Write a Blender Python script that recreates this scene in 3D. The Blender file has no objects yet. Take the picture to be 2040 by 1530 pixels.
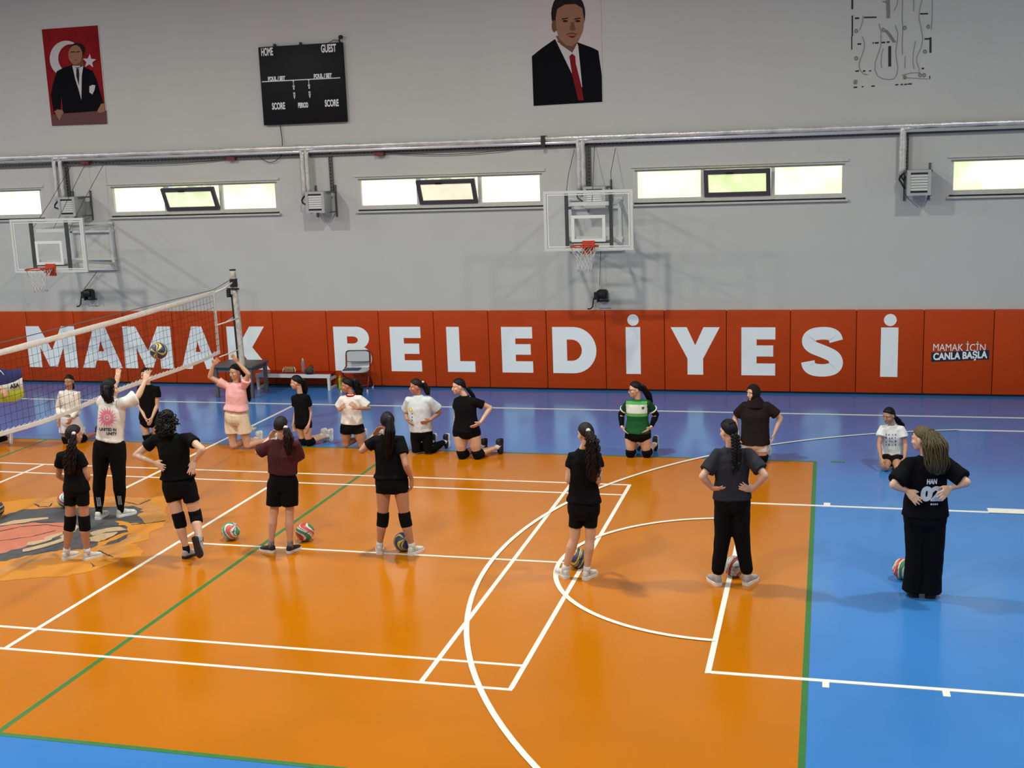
import bpy, bmesh, math, random
import numpy as np
from mathutils import Vector as V, Matrix, noise as mnoise
from mathutils.bvhtree import BVHTree
S = bpy.context.scene
COL = S.collection
random.seed(7)
# ---------------------------------------------------------------- camera
CAM_POS = V((9.1024, -11.6725, 4.2258))
CAM_ROT = (1.3809, 0.0358, 0.2547)
FPX = 2381.29
W_, H_ = 2040, 1530
cam = bpy.data.objects.new('camera', bpy.data.cameras.new('camera'))
COL.objects.link(cam)
cam.location = CAM_POS
cam.rotation_euler = CAM_ROT
cam.data.sensor_fit = 'HORIZONTAL'
cam.data.sensor_width = 36
cam.data.lens = FPX / W_ * 36
cam.data.clip_end = 200
S.camera = cam
_RM = np.array(cam.rotation_euler.to_matrix())
def at(u, v, X=None, Y=None, Z=None):
    """the point of a real plane (X=, Y= or Z=) that shows at pixel u, v of the photograph"""
    d = V(_RM @ np.array([(u - W_ / 2) / FPX, -(v - H_ / 2) / FPX, -1.0]))
    if X is not None: t = (X - CAM_POS.x) / d.x
    elif Y is not None: t = (Y - CAM_POS.y) / d.y
    else: t = ((Z or 0) - CAM_POS.z) / d.z
    return CAM_POS + d * t
# ---------------------------------------------------------------- world, exposure
S.view_settings.view_transform = 'Standard'
S.view_settings.look = 'None'
S.view_settings.gamma = 1
S.view_settings.exposure = 0.0
wd = bpy.data.worlds.new('sky'); S.world = wd
wd.use_nodes = True
wd.node_tree.nodes['Background'].inputs[0].default_value = (0.75, 0.85, 1, 1)
wd.node_tree.nodes['Background'].inputs[1].default_value = 1.0
# ---------------------------------------------------------------- materials
def lin(c):
    return tuple((x / 255 / 12.92 if x / 255 <= .04045 else ((x / 255 + .055) / 1.055) ** 2.4) for x in c) + (1,)
MATS = {}
def mat(name, rgb, rough=.6, metal=0, noise=0, nscale=8, bump=0, bscale=40, emit=0, spec=None, trans=0, alpha=1, stretch=None, sheen=0, coat=0, sss=0):
    if name in MATS: return MATS[name]
    m = bpy.data.materials.new(name); m.use_nodes = True
    nt = m.node_tree; b = nt.nodes['Principled BSDF']
    c = lin(rgb)
    b.inputs['Base Color'].default_value = c
    b.inputs['Roughness'].default_value = rough
    b.inputs['Metallic'].default_value = metal
    if spec is not None: b.inputs['Specular IOR Level'].default_value = spec
    if trans: b.inputs['Transmission Weight'].default_value = trans
    if alpha < 1: b.inputs['Alpha'].default_value = alpha
    if sheen: b.inputs['Sheen Weight'].default_value = sheen
    if coat: b.inputs['Coat Weight'].default_value = coat
    if sss:
        b.inputs['Subsurface Weight'].default_value = sss
        b.inputs['Subsurface Radius'].default_value = (.02, .008, .004)
    if emit:
        b.inputs['Emission Color'].default_value = c
        b.inputs['Emission Strength'].default_value = emit
    tc = nt.nodes.new('ShaderNodeTexCoord'); mp = nt.nodes.new('ShaderNodeMapping')
    nt.links.new(tc.outputs['Object'], mp.inputs[0])
    if stretch: mp.inputs['Scale'].default_value = stretch
    if noise:
        n = nt.nodes.new('ShaderNodeTexNoise'); n.inputs['Scale'].default_value = nscale; n.inputs['Detail'].default_value = 5
        nt.links.new(mp.outputs[0], n.inputs['Vector'])
        r = nt.nodes.new('ShaderNodeValToRGB')
        r.color_ramp.elements[0].position = .3; r.color_ramp.elements[1].position = .7
        r.color_ramp.elements[0].color = tuple(x * (1 - noise) for x in c[:3]) + (1,)
        r.color_ramp.elements[1].color = tuple(min(1, x * (1 + noise)) for x in c[:3]) + (1,)
        nt.links.new(n.outputs['Fac'], r.inputs[0]); nt.links.new(r.outputs[0], b.inputs['Base Color'])
    if bump:
        n = nt.nodes.new('ShaderNodeTexNoise'); n.inputs['Scale'].default_value = bscale; n.inputs['Detail'].default_value = 4
        nt.links.new(mp.outputs[0], n.inputs['Vector'])
        bp = nt.nodes.new('ShaderNodeBump'); bp.inputs['Strength'].default_value = bump; bp.inputs['Distance'].default_value = .01
        nt.links.new(n.outputs['Fac'], bp.inputs['Height']); nt.links.new(bp.outputs[0], b.inputs['Normal'])
    MATS[name] = m
    return m
# ---------------------------------------------------------------- mesh helpers
def wloc(o):
    p = V((0, 0, 0))
    while o is not None:
        p += V(o.location); o = o.parent
    return p
class MB:
    def __init__(s): s.v = []; s.f = []; s.mi = []; s.cur = 0
    def add(s, vs, fs):
        n = len(s.v); s.v += [tuple(x) for x in vs]; s.f += [tuple(i + n for i in f) for f in fs]; s.mi += [s.cur] * len(fs); return s
    def box(s, c, size, rot=None, bev=0):
        s.k = getattr(s, 'k', 0) + 1; size = [q + .0007 * ((s.k * (3 + i)) % 5) for i, q in enumerate(size)]   # no two faces share a plane
        hx, hy, hz = (x / 2 for x in size)
        if bev:
            bm = bmesh.new(); bmesh.ops.create_cube(bm, size=1)
            for q in bm.verts: q.co = V((q.co.x * size[0], q.co.y * size[1], q.co.z * size[2]))
            bmesh.ops.bevel(bm, geom=bm.edges[:], offset=bev, segments=2, affect='EDGES', profile=.5)
            bm.verts.ensure_lookup_table()
            vs = [q.co.copy() for q in bm.verts]; fs = [tuple(x.index for x in f.verts) for f in bm.faces]; bm.free()
        else:
            vs = [V((x * hx, y * hy, z * hz)) for x in (-1, 1) for y in (-1, 1) for z in (-1, 1)]
            fs = [(0, 1, 3, 2), (4, 6, 7, 5), (0, 4, 5, 1), (2, 3, 7, 6), (0, 2, 6, 4), (1, 5, 7, 3)]
        if rot is not None: vs = [rot @ q for q in vs]
        return s.add([q + V(c) for q in vs], fs)
    def bar(s, a, b, w, h=None, up=V((0, 0, 1))):
        """square bar from a to b"""
        h = h or w; a = V(a); b = V(b); d = (b - a).normalized()
        x = d.cross(up)
        if x.length < 1e-4: x = d.cross(V((1, 0, 0)))
        x.normalize(); y = x.cross(d).normalized()
        vs = [p + x * (i * w / 2) + y * (j * h / 2) for p in (a, b) for i, j in ((-1, -1), (1, -1), (1, 1), (-1, 1))]
        return s.add(vs, [(3, 2, 1, 0), (4, 5, 6, 7), (0, 1, 5, 4), (1, 2, 6, 5), (2, 3, 7, 6), (3, 0, 4, 7)])
    def tube(s, pts, r, n=8, closed=False, cap=True):
        pts = [V(p) for p in pts]; m = len(pts)
        rs = r if isinstance(r, (list, tuple)) else [r] * m
        vs = []; fr = None
        for i, p in enumerate(pts):
            if closed: d = pts[(i + 1) % m] - pts[i - 1]
            else: d = pts[min(i + 1, m - 1)] - pts[max(i - 1, 0)]
            d.normalize()
            if fr is None:
                fr = d.cross(V((0, 0, 1)))
                if fr.length < .1: fr = d.cross(V((1, 0, 0)))
            fr = (fr - d * fr.dot(d))
            if fr.length < 1e-6: fr = d.orthogonal()
            fr.normalize(); b = d.cross(fr)
            vs += [p + (fr * math.cos(2 * math.pi * k / n) + b * math.sin(2 * math.pi * k / n)) * rs[i] for k in range(n)]
        fs = []
        for i in range(m if closed else m - 1):
            j = (i + 1) % m
            fs += [(i * n + k, i * n + (k + 1) % n, j * n + (k + 1) % n, j * n + k) for k in range(n)]
        if cap and not closed:
            fs += [tuple(range(n - 1, -1, -1)), tuple((m - 1) * n + k for k in range(n))]
        return s.add(vs, fs)
    def loft(s, rings, n=18, p=2.0):
        """rings: (centre, axis a, axis b) with a, b as half-axis vectors; superellipse power p"""
        vs = []
        for c, a, b in rings:
            c = V(c)
            for k in range(n):
                t = 2 * math.pi * k / n; x = math.cos(t); y = math.sin(t)
                x = math.copysign(abs(x) ** (2 / p), x); y = math.copysign(abs(y) ** (2 / p), y)
                vs.append(c + V(a) * x + V(b) * y)
        m = len(rings); fs = []
        for i in range(m - 1):
            fs += [(i * n + k, i * n + (k + 1) % n, (i + 1) * n + (k + 1) % n, (i + 1) * n + k) for k in range(n)]
        vs += [V(rings[0][0]), V(rings[-1][0])]
        fs += [(m * n, (k + 1) % n, k) for k in range(n)] + [(m * n + 1, (m - 1) * n + k, (m - 1) * n + (k + 1) % n) for k in range(n)]
        return s.add(vs, fs)
    def ball(s, c, r, n=16, frame=None):
        """ellipsoid; r radius or (rx, ry, rz), frame a 3x3 matrix"""
        r = r if isinstance(r, (tuple, list)) else (r, r, r)
        m = n // 2; vs = [V((0, 0, r[2]))]
        for i in range(1, m):
            a = math.pi * i / m
            vs += [V((r[0] * math.sin(a) * math.cos(2 * math.pi * k / n), r[1] * math.sin(a) * math.sin(2 * math.pi * k / n), r[2] * math.cos(a))) for k in range(n)]
        vs.append(V((0, 0, -r[2])))
        fs = [(0, 1 + k, 1 + (k + 1) % n) for k in range(n)]
        for i in range(m - 2):
            o = 1 + i * n
            fs += [(o + k, o + n + k, o + n + (k + 1) % n, o + (k + 1) % n) for k in range(n)]
        o = 1 + (m - 2) * n
        fs += [(o + k, len(vs) - 1, o + (k + 1) % n) for k in range(n)]
        if frame is not None: vs = [frame @ q for q in vs]
        return s.add([q + V(c) for q in vs], fs)
    def lathe(s, c, prof, n=20, axis=None):
        c = V(c); rings = []
        for r, z in prof: rings.append((c + V((0, 0, z)), V((max(r, 1e-4), 0, 0)), V((0, max(r, 1e-4), 0))))
        return s.loft(rings, n)
    def prism(s, poly, fn, d):
        """2-D polygon; fn maps (x, y) to a point, d is the thickness vector"""
        n = len(poly); a = [V(fn(*q)) for q in poly]; d = V(d)
        vs = a + [q + d for q in a]
        return s.add(vs, [tuple(range(n)), tuple(range(2 * n - 1, n - 1, -1))] + [(i, i + n, (i + 1) % n + n, (i + 1) % n) for i in range(n)])
    def mesh(s, name, off=V((0, 0, 0))):
        me = bpy.data.meshes.new(name)
        me.from_pydata([tuple(V(q) - off) for q in s.v], [], s.f)
        me.update()
        bm = bmesh.new(); bm.from_mesh(me); bmesh.ops.recalc_face_normals(bm, faces=bm.faces[:]); bm.to_mesh(me); bm.free()
        if max(s.mi, default=0): me.polygons.foreach_set('material_index', s.mi)
        return me
    def build(s, name, m, parent=None, smooth=False, origin=None):
        off = wloc(parent) if parent is not None else V(origin or (0, 0, 0))
        me = s.mesh(name, off)
        for q in (m if isinstance(m, (list, tuple)) else [m]): me.materials.append(q)
        if smooth:
            me.polygons.foreach_set('use_smooth', [True] * len(me.polygons))
            if smooth != 1: me.set_sharp_from_angle(angle=math.radians(smooth))
        o = bpy.data.objects.new(name, me); COL.objects.link(o)
        if parent is not None: o.parent = parent
        else: o.location = off
        return o
def tag(o, label=None, cat=None, group=None, kind=None):
    for k, q in (('label', label), ('category', cat), ('group', group), ('kind', kind)):
        if q: o[k] = q
    return o
def thing(name, label, cat, loc=(0, 0, 0), group=None):
    o = bpy.data.objects.new(name, None); COL.objects.link(o); o.location = loc; o.empty_display_size = .1
    return tag(o, label, cat, group)
def dup(root, loc):
    r = root.copy(); COL.objects.link(r); r.location = loc
    for ch in list(root.children):
        c = ch.copy(); COL.objects.link(c); c.parent = r
        for g in ch.children:
            d = g.copy(); COL.objects.link(d); d.parent = c
    return r
def text_polys(txt, size, bold=0, xs=1.0, align='CENTER'):
    cu = bpy.data.curves.new('t', 'FONT'); cu.body = txt; cu.size = size; cu.align_x = align; cu.align_y = 'CENTER'; cu.offset = bold; cu.resolution_u = 4
    o = bpy.data.objects.new('t', cu); COL.objects.link(o)
    me = bpy.data.meshes.new_from_object(o.evaluated_get(bpy.context.evaluated_depsgraph_get()))
    vs = [(q.co.x * xs, q.co.y) for q in me.vertices]; fs = [tuple(f.vertices) for f in me.polygons]
    bpy.data.objects.remove(o); bpy.data.meshes.remove(me); bpy.data.curves.remove(cu)
    return vs, fs
def flat(mb, vs, fs, o, ax, ay):
    return mb.add([V(o) + V(ax) * x + V(ay) * y for x, y in vs], fs)

# ---------------------------------------------------------------- lights: round high-bay lamps under the roof
LAMP_E = 460
lamp_m = mat('lamp_glow', (255, 250, 240), emit=4)
lampbody_m = mat('lamp_body', (60, 62, 65), .5, .6)
ZL = 8.6
k_ = 0
for lx in (-11.5, -3.5, 4.5, 12.5):
    for ly in (-6.5, .6):
        t = thing('hall_lamp', 'round high bay lamp hanging under the roof, out of the picture', 'lamp', (lx, ly, ZL), 'high bay lamps under the roof')
        MB().lathe((lx, ly, ZL), [(.06, .34), (.1, .3), (.12, .12), (.26, .04), (.27, 0), (.24, .0), (.23, .03)], 24).build('lamp_housing', lampbody_m, t, 1)
        MB().lathe((lx, ly, ZL), [(.225, .025), (.225, .03)], 24).build('lamp_lens', lamp_m, t)
        MB().tube([(lx, ly, ZL + .34), (lx, ly, 9.5)], .012).build('lamp_rod', lampbody_m, t)
        L = bpy.data.lights.new('lamp_light', 'AREA'); L.shape = 'DISK'; L.size = .45; L.spread = math.radians(177); L.energy = LAMP_E * (1.0 if ly > 0 else .8) * (1.12 if lx == 4.5 else 1.0 if lx < 10 else .85); L.color = (.99, 1, .93)
        lo = bpy.data.objects.new('lamp_light', L); COL.objects.link(lo); lo.parent = t; lo.location = (0, 0, -.02)
# ---------------------------------------------------------------- room shell
wall_m = mat('wall_paint', (192, 191, 185), .75, noise=.02, nscale=1.2, bump=.05, bscale=30)
ceil_m = mat('roof_panel', (134, 136, 136), .7, noise=.03, nscale=3)
XL, XR, YF, YB, ZC = -16, 18, -15, 9.14, 9.5
def struct(name, mb, m, parent=None, smooth=False):
    o = mb.build(name, m, parent, smooth); o['kind'] = 'structure'; return o
# windows in the back wall (glass openings)
WZ0, WZ1 = 3.30, 3.92
WINS = [(-9.3, -5.93), (-4.43, -.855), (.72, 4.24), (5.83, 9.385), (10.985, 14.5)]
wb = MB()
TH = .3
def wbox(x0, x1, z0, z1): wb.box(((x0 + x1) / 2, YB + TH / 2, (z0 + z1) / 2), (x1 - x0, TH, z1 - z0))
wbox(XL, XR, 0, WZ0); wbox(XL, XR, WZ1, ZC)
xs = [XL] + [q for w in WINS for q in w] + [XR]
for i in range(0, len(xs), 2): wbox(xs[i], xs[i + 1], WZ0, WZ1)
wall_back = struct('wall_back', wb, wall_m)
struct('wall_front', MB().box(((XL + XR) / 2, YF - .1, ZC / 2), (XR - XL, .2, ZC)), wall_m)
struct('wall_left', MB().box((XL - .1, (YF + YB) / 2, ZC / 2), (.2, YB - YF, ZC)), wall_m)
struct('wall_right', MB().box((XR + .1, (YF + YB) / 2, ZC / 2), (.2, YB - YF, ZC)), wall_m)
struct('ceiling', MB().box(((XL + XR) / 2, (YF + YB) / 2, ZC + .1), (XR - XL + .4, YB - YF + .6, .2)), ceil_m)
# floor
def floor_mat(name, rgb, rough=.17, nz=.05):
    m = mat(name, rgb, rough, noise=nz, nscale=.9, spec=.45)
    nt = m.node_tree; b = nt.nodes['Principled BSDF']
    tc = [n for n in nt.nodes if n.type == 'MAPPING'][0]
    n = nt.nodes.new('ShaderNodeTexNoise'); n.inputs['Scale'].default_value = 1.5; n.inputs['Detail'].default_value = 6
    nt.links.new(tc.outputs[0], n.inputs['Vector'])
    r = nt.nodes.new('ShaderNodeMapRange'); r.inputs[3].default_value = rough - .05; r.inputs[4].default_value = rough + .06
    nt.links.new(n.outputs['Fac'], r.inputs[0]); nt.links.new(r.outputs[0], b.inputs['Roughness'])
    return m
blue_m = floor_mat('blue_court_paint', (57, 120, 188))
orange_m = floor_mat('orange_court_paint', (184, 106, 2))
white_m = mat('white_line_paint', (226, 226, 214), .4, noise=.02)
green_m = mat('green_line_paint', (48, 112, 52), .4, noise=.12, nscale=20)
floor = struct('floor', MB().box(((XL + XR) / 2, (YF + YB) / 2, -.1), (XR - XL, YB - YF, .2)), blue_m)
SLABN = [0]
def slab(mb, x0, x1, y0, y1, z, z0=0):
    SLABN[0] += 1; z += .00009 * SLABN[0]   # painted layers lie one over the other
    vs = [(x, y, q) for q in (z0, z) for x, y in ((x0, y0), (x1, y0), (x1, y1), (x0, y1))]
    mb.add(vs, [(0, 3, 2, 1), (4, 5, 6, 7), (0, 1, 5, 4), (1, 2, 6, 5), (2, 3, 7, 6), (3, 0, 4, 7)])
fc = MB(); slab(fc, -8.95, 8.95, -4.45, 4.46, .001)
struct('orange_court', fc, orange_m, floor)
g = MB(); zg = .0016
for x in (-9, 8.95): slab(g, x, x + .05, -4.5, 4.51, zg)
for y in (-4.5, 4.46): slab(g, -8.95, 8.95, y, y + .05, zg)
for x in (-3, 2.95): slab(g, x, x + .05, -4.45, 4.46, zg)
a = at(1655, 920, Z=0); b = at(1683, 921, Z=0); slab(g, a.x, b.x, a.y - .03, a.y + .03, zg)
struct('green_court_marking', g, green_m, floor)
w = MB(); zw = .0022
SV = 1.93
for y0, y1 in ((3.01, 3.05), (2.55, 2.59), (-3.05, -3.01), (-2.59, -2.55)): slab(w, -6.7, 6.7, y0, y1, zw)
for x in (6.66, -6.7, 5.90, -5.94, SV, -SV - .08): slab(w, x, x + .045, -3.01, 3.01, zw + .0002)
for x0, x1 in ((SV + .04, 6.66), (-6.66, -SV - .04)): slab(w, x0, x1, -.02, .02, zw + .0001)
for y in (7.45, -7.5): slab(w, -14, 14, y, y + .05, zw)
slab(w, -.025, .025, 1.9, 7.45, zw); slab(w, -.025, .025, -7.45, -1.9, zw)
for sx in (1, -1):
    slab(w, sx * 8.175, sx * 8.225, -2.45, 2.45, zw + .0003)
    for y in (2.4, -2.45): slab(w, sx * 8.2, sx * 14, y, y + .05, zw)
    slab(w, sx * 13.95, sx * 14, -7.5, 7.5, zw + .0001)
    for y in (6.55, -6.6): slab(w, sx * 10.98, sx * 14, y, y + .05, zw)
def arc(cx, cy, r, a0, a1, wd=.05, n=80, z=zw + .0058):
    vs = []; fs = []
    for i in range(n + 1):
        t = a0 + (a1 - a0) * i / n
        for q in (r - wd / 2, r + wd / 2): vs.append((cx + q * math.cos(t), cy + q * math.sin(t), z))
    fs = [(2 * i, 2 * i + 1, 2 * i + 3, 2 * i + 2) for i in range(n)]
    w.add(vs, fs)
PI = math.pi
for sx in (1, -1):
    o = 0 if sx > 0 else PI
    arc(sx * 8.2, 0, 1.775, PI / 2 + o, 3 * PI / 2 + o, z=zw + .006)
    th = math.acos(1.445 / 6.725)
    th = math.pi - math.asin(6.575 / 6.725)
    arc(sx * 12.425, 0, 6.725, th + o, 2 * PI - th + o)
# lane space marks on the key
for (u0, v0, u1, v1, s_) in ((1638, 1373, 1652, 1373, -1), (1880, 1392, 1895, 1392, -1), (1641, 1003, 1654, 1003, 1)):
    a = at(u0, v0, Z=0); b = at(u1, v1, Z=0); y = 2.45 * s_
    slab(w, a.x, b.x, y, y + .1 * s_, zw)
a = at(1968, 1017, Z=0); slab(w, a.x, a.x + .4, 2.4, 2.58, zw)
struct('white_court_marking', w, white_m, floor)
# peeling picture sheet at the centre circle
def blob(pts, z, jag=0, seed=1):
    rnd = random.Random(seed); out = []
    n = len(pts)
    for i in range(n):
        a = at(*pts[i], Z=0); b = at(*pts[(i + 1) % n], Z=0); k = max(1, int((b - a).length / .07))
        for j in range(k):
            q = a.lerp(b, j / k); out.append((q.x + rnd.uniform(-jag, jag), q.y + rnd.uniform(-jag, jag)))
    return out
def fill(mb, poly, z):
    from mathutils.geometry import tessellate_polygon
    tr = tessellate_polygon([[V((x, y, 0)) for x, y in poly]])
    mb.add([(x, y, z) for x, y in poly], [tuple(t) for t in tr])
def flatpart(name, polys, m, z, jag=.02):
    mb = MB()
    for i, q in enumerate(polys): fill(mb, blob(q, z, jag, i + len(name)), z + .00012 * i)
    return struct(name, mb, m, mural)
tan_m = mat('faded_tan_print', (186, 126, 62), .45, noise=.12, nscale=6)
yel_m = mat('yellow_orange_print', (198, 126, 30), .45, noise=.06, nscale=5)
gry_m = mat('charcoal_print', (70, 70, 72), .5, noise=.25, nscale=14)
pnk_m = mat('salmon_print', (186, 108, 82), .45, noise=.1, nscale=6)
bone_m = mat('bone_print', (184, 154, 118), .45, noise=.15, nscale=20)
mural = struct('floor_print', MB(), yel_m, floor) if False else None
mb = MB(); fill(mb, blob([(-60, 1013), (0, 1001), (60, 994), (118, 990), (200, 990), (300, 992), (334, 987), (336, 1005), (328, 1020), (335, 1036), (324, 1050), (300, 1060), (295, 1075), (265, 1083), (288, 1098), (280, 1108), (245, 1112), (232, 1120), (205, 1128), (190, 1136), (130, 1148), (60, 1152), (0, 1158), (-80, 1160), (-170, 1146), (-225, 1115), (-215, 1075), (-150, 1036)], 0, .02, 3), .0029)
mural = mb.build('center_circle_print', yel_m, floor); mural['kind'] = 'structure'
flatpart('print_patch', [[(200, 992), (300, 996), (318, 1010), (330, 1030), (300, 1044), (275, 1036), (262, 1012), (230, 1006)], [(0, 1130), (50, 1110), (110, 1096), (118, 1110), (60, 1124), (20, 1140), (-30, 1150)], [(190, 1090), (230, 1078), (268, 1064), (292, 1068), (262, 1082), (246, 1092), (262, 1102), (220, 1112), (205, 1106)], [(70, 996), (112, 993), (120, 1006), (70, 1008)]], tan_m, .0033)
flatpart('print_patch', [[(-60, 1040), (0, 1032), (40, 1016), (90, 1012), (140, 1012), (210, 1010), (262, 1008), (284, 1014), (278, 1030), (294, 1044), (262, 1043), (232, 1038), (240, 1046), (256, 1050), (252, 1060), (200, 1078), (180, 1096), (130, 1096), (70, 1104), (0, 1120), (-60, 1130), (-140, 1122), (-180, 1098), (-150, 1062)], [(178, 1120), (196, 1128), (184, 1132)], [(200, 1090), (232, 1074), (262, 1062), (255, 1070), (222, 1086)]], gry_m, .0037, .03)
flatpart('print_patch', [[(-60, 1062), (0, 1050), (60, 1042), (130, 1042), (128, 1058), (90, 1072), (60, 1086), (0, 1104), (-60, 1112), (-130, 1098)]], pnk_m, .0041)
flatpart('print_patch', [[(-20, 1050), (10, 1042), (30, 1037), (64, 1034), (60, 1040), (20, 1047)], [(40, 1036), (64, 1033), (96, 1031), (96, 1034), (62, 1039)],
    [(55, 1081), (80, 1077), (104, 1071), (104, 1075), (70, 1086), (54, 1087)], [(46, 1095), (70, 1089), (110, 1078), (126, 1072), (128, 1078), (100, 1087), (60, 1098), (46, 1100)], [(88, 1071), (104, 1066), (124, 1060), (124, 1065), (104, 1073), (88, 1075)],
    [(120, 1070), (136, 1058), (152, 1046), (156, 1051), (146, 1062), (128, 1076)], [(178, 1062), (196, 1056), (222, 1051), (240, 1050), (253, 1056), (240, 1058), (212, 1061), (184, 1068)], [(178, 1072), (200, 1064), (236, 1060), (226, 1068), (196, 1080), (180, 1079)]], bone_m, .0045, .008)
def ribbon(mb, pts, wd, z):
    P = [at(u, v, Z=0) for u, v in pts]; rr = random.Random(len(pts)); out = []
    for i in range(len(P) - 1):
        for k in range(5): q = P[i].lerp(P[i + 1], k / 5); out.append(q + V((rr.uniform(-.008, .008), rr.uniform(-.008, .008), 0)))
    out.append(P[-1]); vs = []
    for i, q in enumerate(out):
        d = out[min(i + 1, len(out) - 1)] - out[max(i - 1, 0)]; n = V((-d.y, d.x, 0)).normalized() * wd / 2 * rr.uniform(.5, 1.4)
        vs += [(q.x + n.x, q.y + n.y, z), (q.x - n.x, q.y - n.y, z)]
    mb.add(vs, [(2 * i, 2 * i + 1, 2 * i + 3, 2 * i + 2) for i in range(len(out) - 1)])
ink_m = mat('dark_print_outline', (44, 36, 36), .5)
mb = MB()
for pts in ([(-20, 1052), (20, 1046), (64, 1041), (110, 1041)], [(-20, 1064), (40, 1050), (90, 1046), (128, 1050)], [(0, 1078), (60, 1070), (110, 1058)], [(46, 1102), (90, 1092), (128, 1080)], [(54, 1089), (90, 1082), (110, 1074)],
            [(178, 1082), (206, 1078), (240, 1062)], [(176, 1070), (210, 1063), (254, 1058)], [(182, 1054), (216, 1048), (250, 1048)], [(248, 1000), (276, 1006), (300, 996)], [(262, 1046), (300, 1042), (330, 1038)], [(70, 1004), (78, 1010), (98, 1010), (104, 1003)], [(225, 1110), (210, 1104), (196, 1098)]): ribbon(mb, pts, .022, .005)
struct('print_outline', mb, ink_m, mural)
# dark strip behind the pads, coloured as the shadow in the gap below them
struct('baseboard_back', MB().box(((XL + XR) / 2, YB - .015, .05), (XR - XL, .03, .1)), mat('dark_skirting', (30, 34, 48), .5))
# ---------------------------------------------------------------- windows
alu_m = mat('pale_window_frame', (196, 194, 184), .5, .1, noise=.06, nscale=20)
sash_m = mat('dark_vent_sash', (72, 66, 70), .5)
seal_m = mat('black_sill_gap', (18, 18, 20), .7)
def glow_mat(name, c0, c1, e, sc=2.2):
    m = bpy.data.materials.new(name); m.use_nodes = True; nt = m.node_tree; b = nt.nodes['Principled BSDF']
    tc = nt.nodes.new('ShaderNodeTexCoord'); n = nt.nodes.new('ShaderNodeTexNoise'); n.inputs['Scale'].default_value = sc; n.inputs['Detail'].default_value = 6; n.inputs['Roughness'].default_value = .65
    r = nt.nodes.new('ShaderNodeValToRGB'); r.color_ramp.elements[0].position = .38; r.color_ramp.elements[1].position = .58
    r.color_ramp.elements[0].color = lin(c0); r.color_ramp.elements[1].color = lin(c1)
    nt.links.new(tc.outputs['Object'], n.inputs['Vector']); nt.links.new(n.outputs['Fac'], r.inputs[0])
    nt.links.new(r.outputs[0], b.inputs['Emission Color']); b.inputs['Emission Strength'].default_value = e
    b.inputs['Base Color'].default_value = (.5, .5, .5, 1); b.inputs['Roughness'].default_value = .2
    return m
pane_ms = [glow_mat('daylit_frosted_glass', (232, 238, 200), (255, 255, 250), 1.12), glow_mat('daylit_greenish_glass', (214, 234, 170), (252, 255, 228), 1.08),
           glow_mat('daylit_yellow_glass', (236, 236, 180), (253, 253, 222), 1.04)]
vent_ms = [glow_mat('daylit_vent_glass', (196, 214, 140), (232, 236, 190), .95), glow_mat('daylit_vent_glass_warm', (214, 206, 160), (240, 230, 190), .92), glow_mat('daylit_vent_glass_green', (200, 222, 124), (232, 242, 176), .95)]
out_m = glow_mat('outdoor_trees', (120, 150, 70), (255, 255, 240), 1.1, 6)
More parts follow.
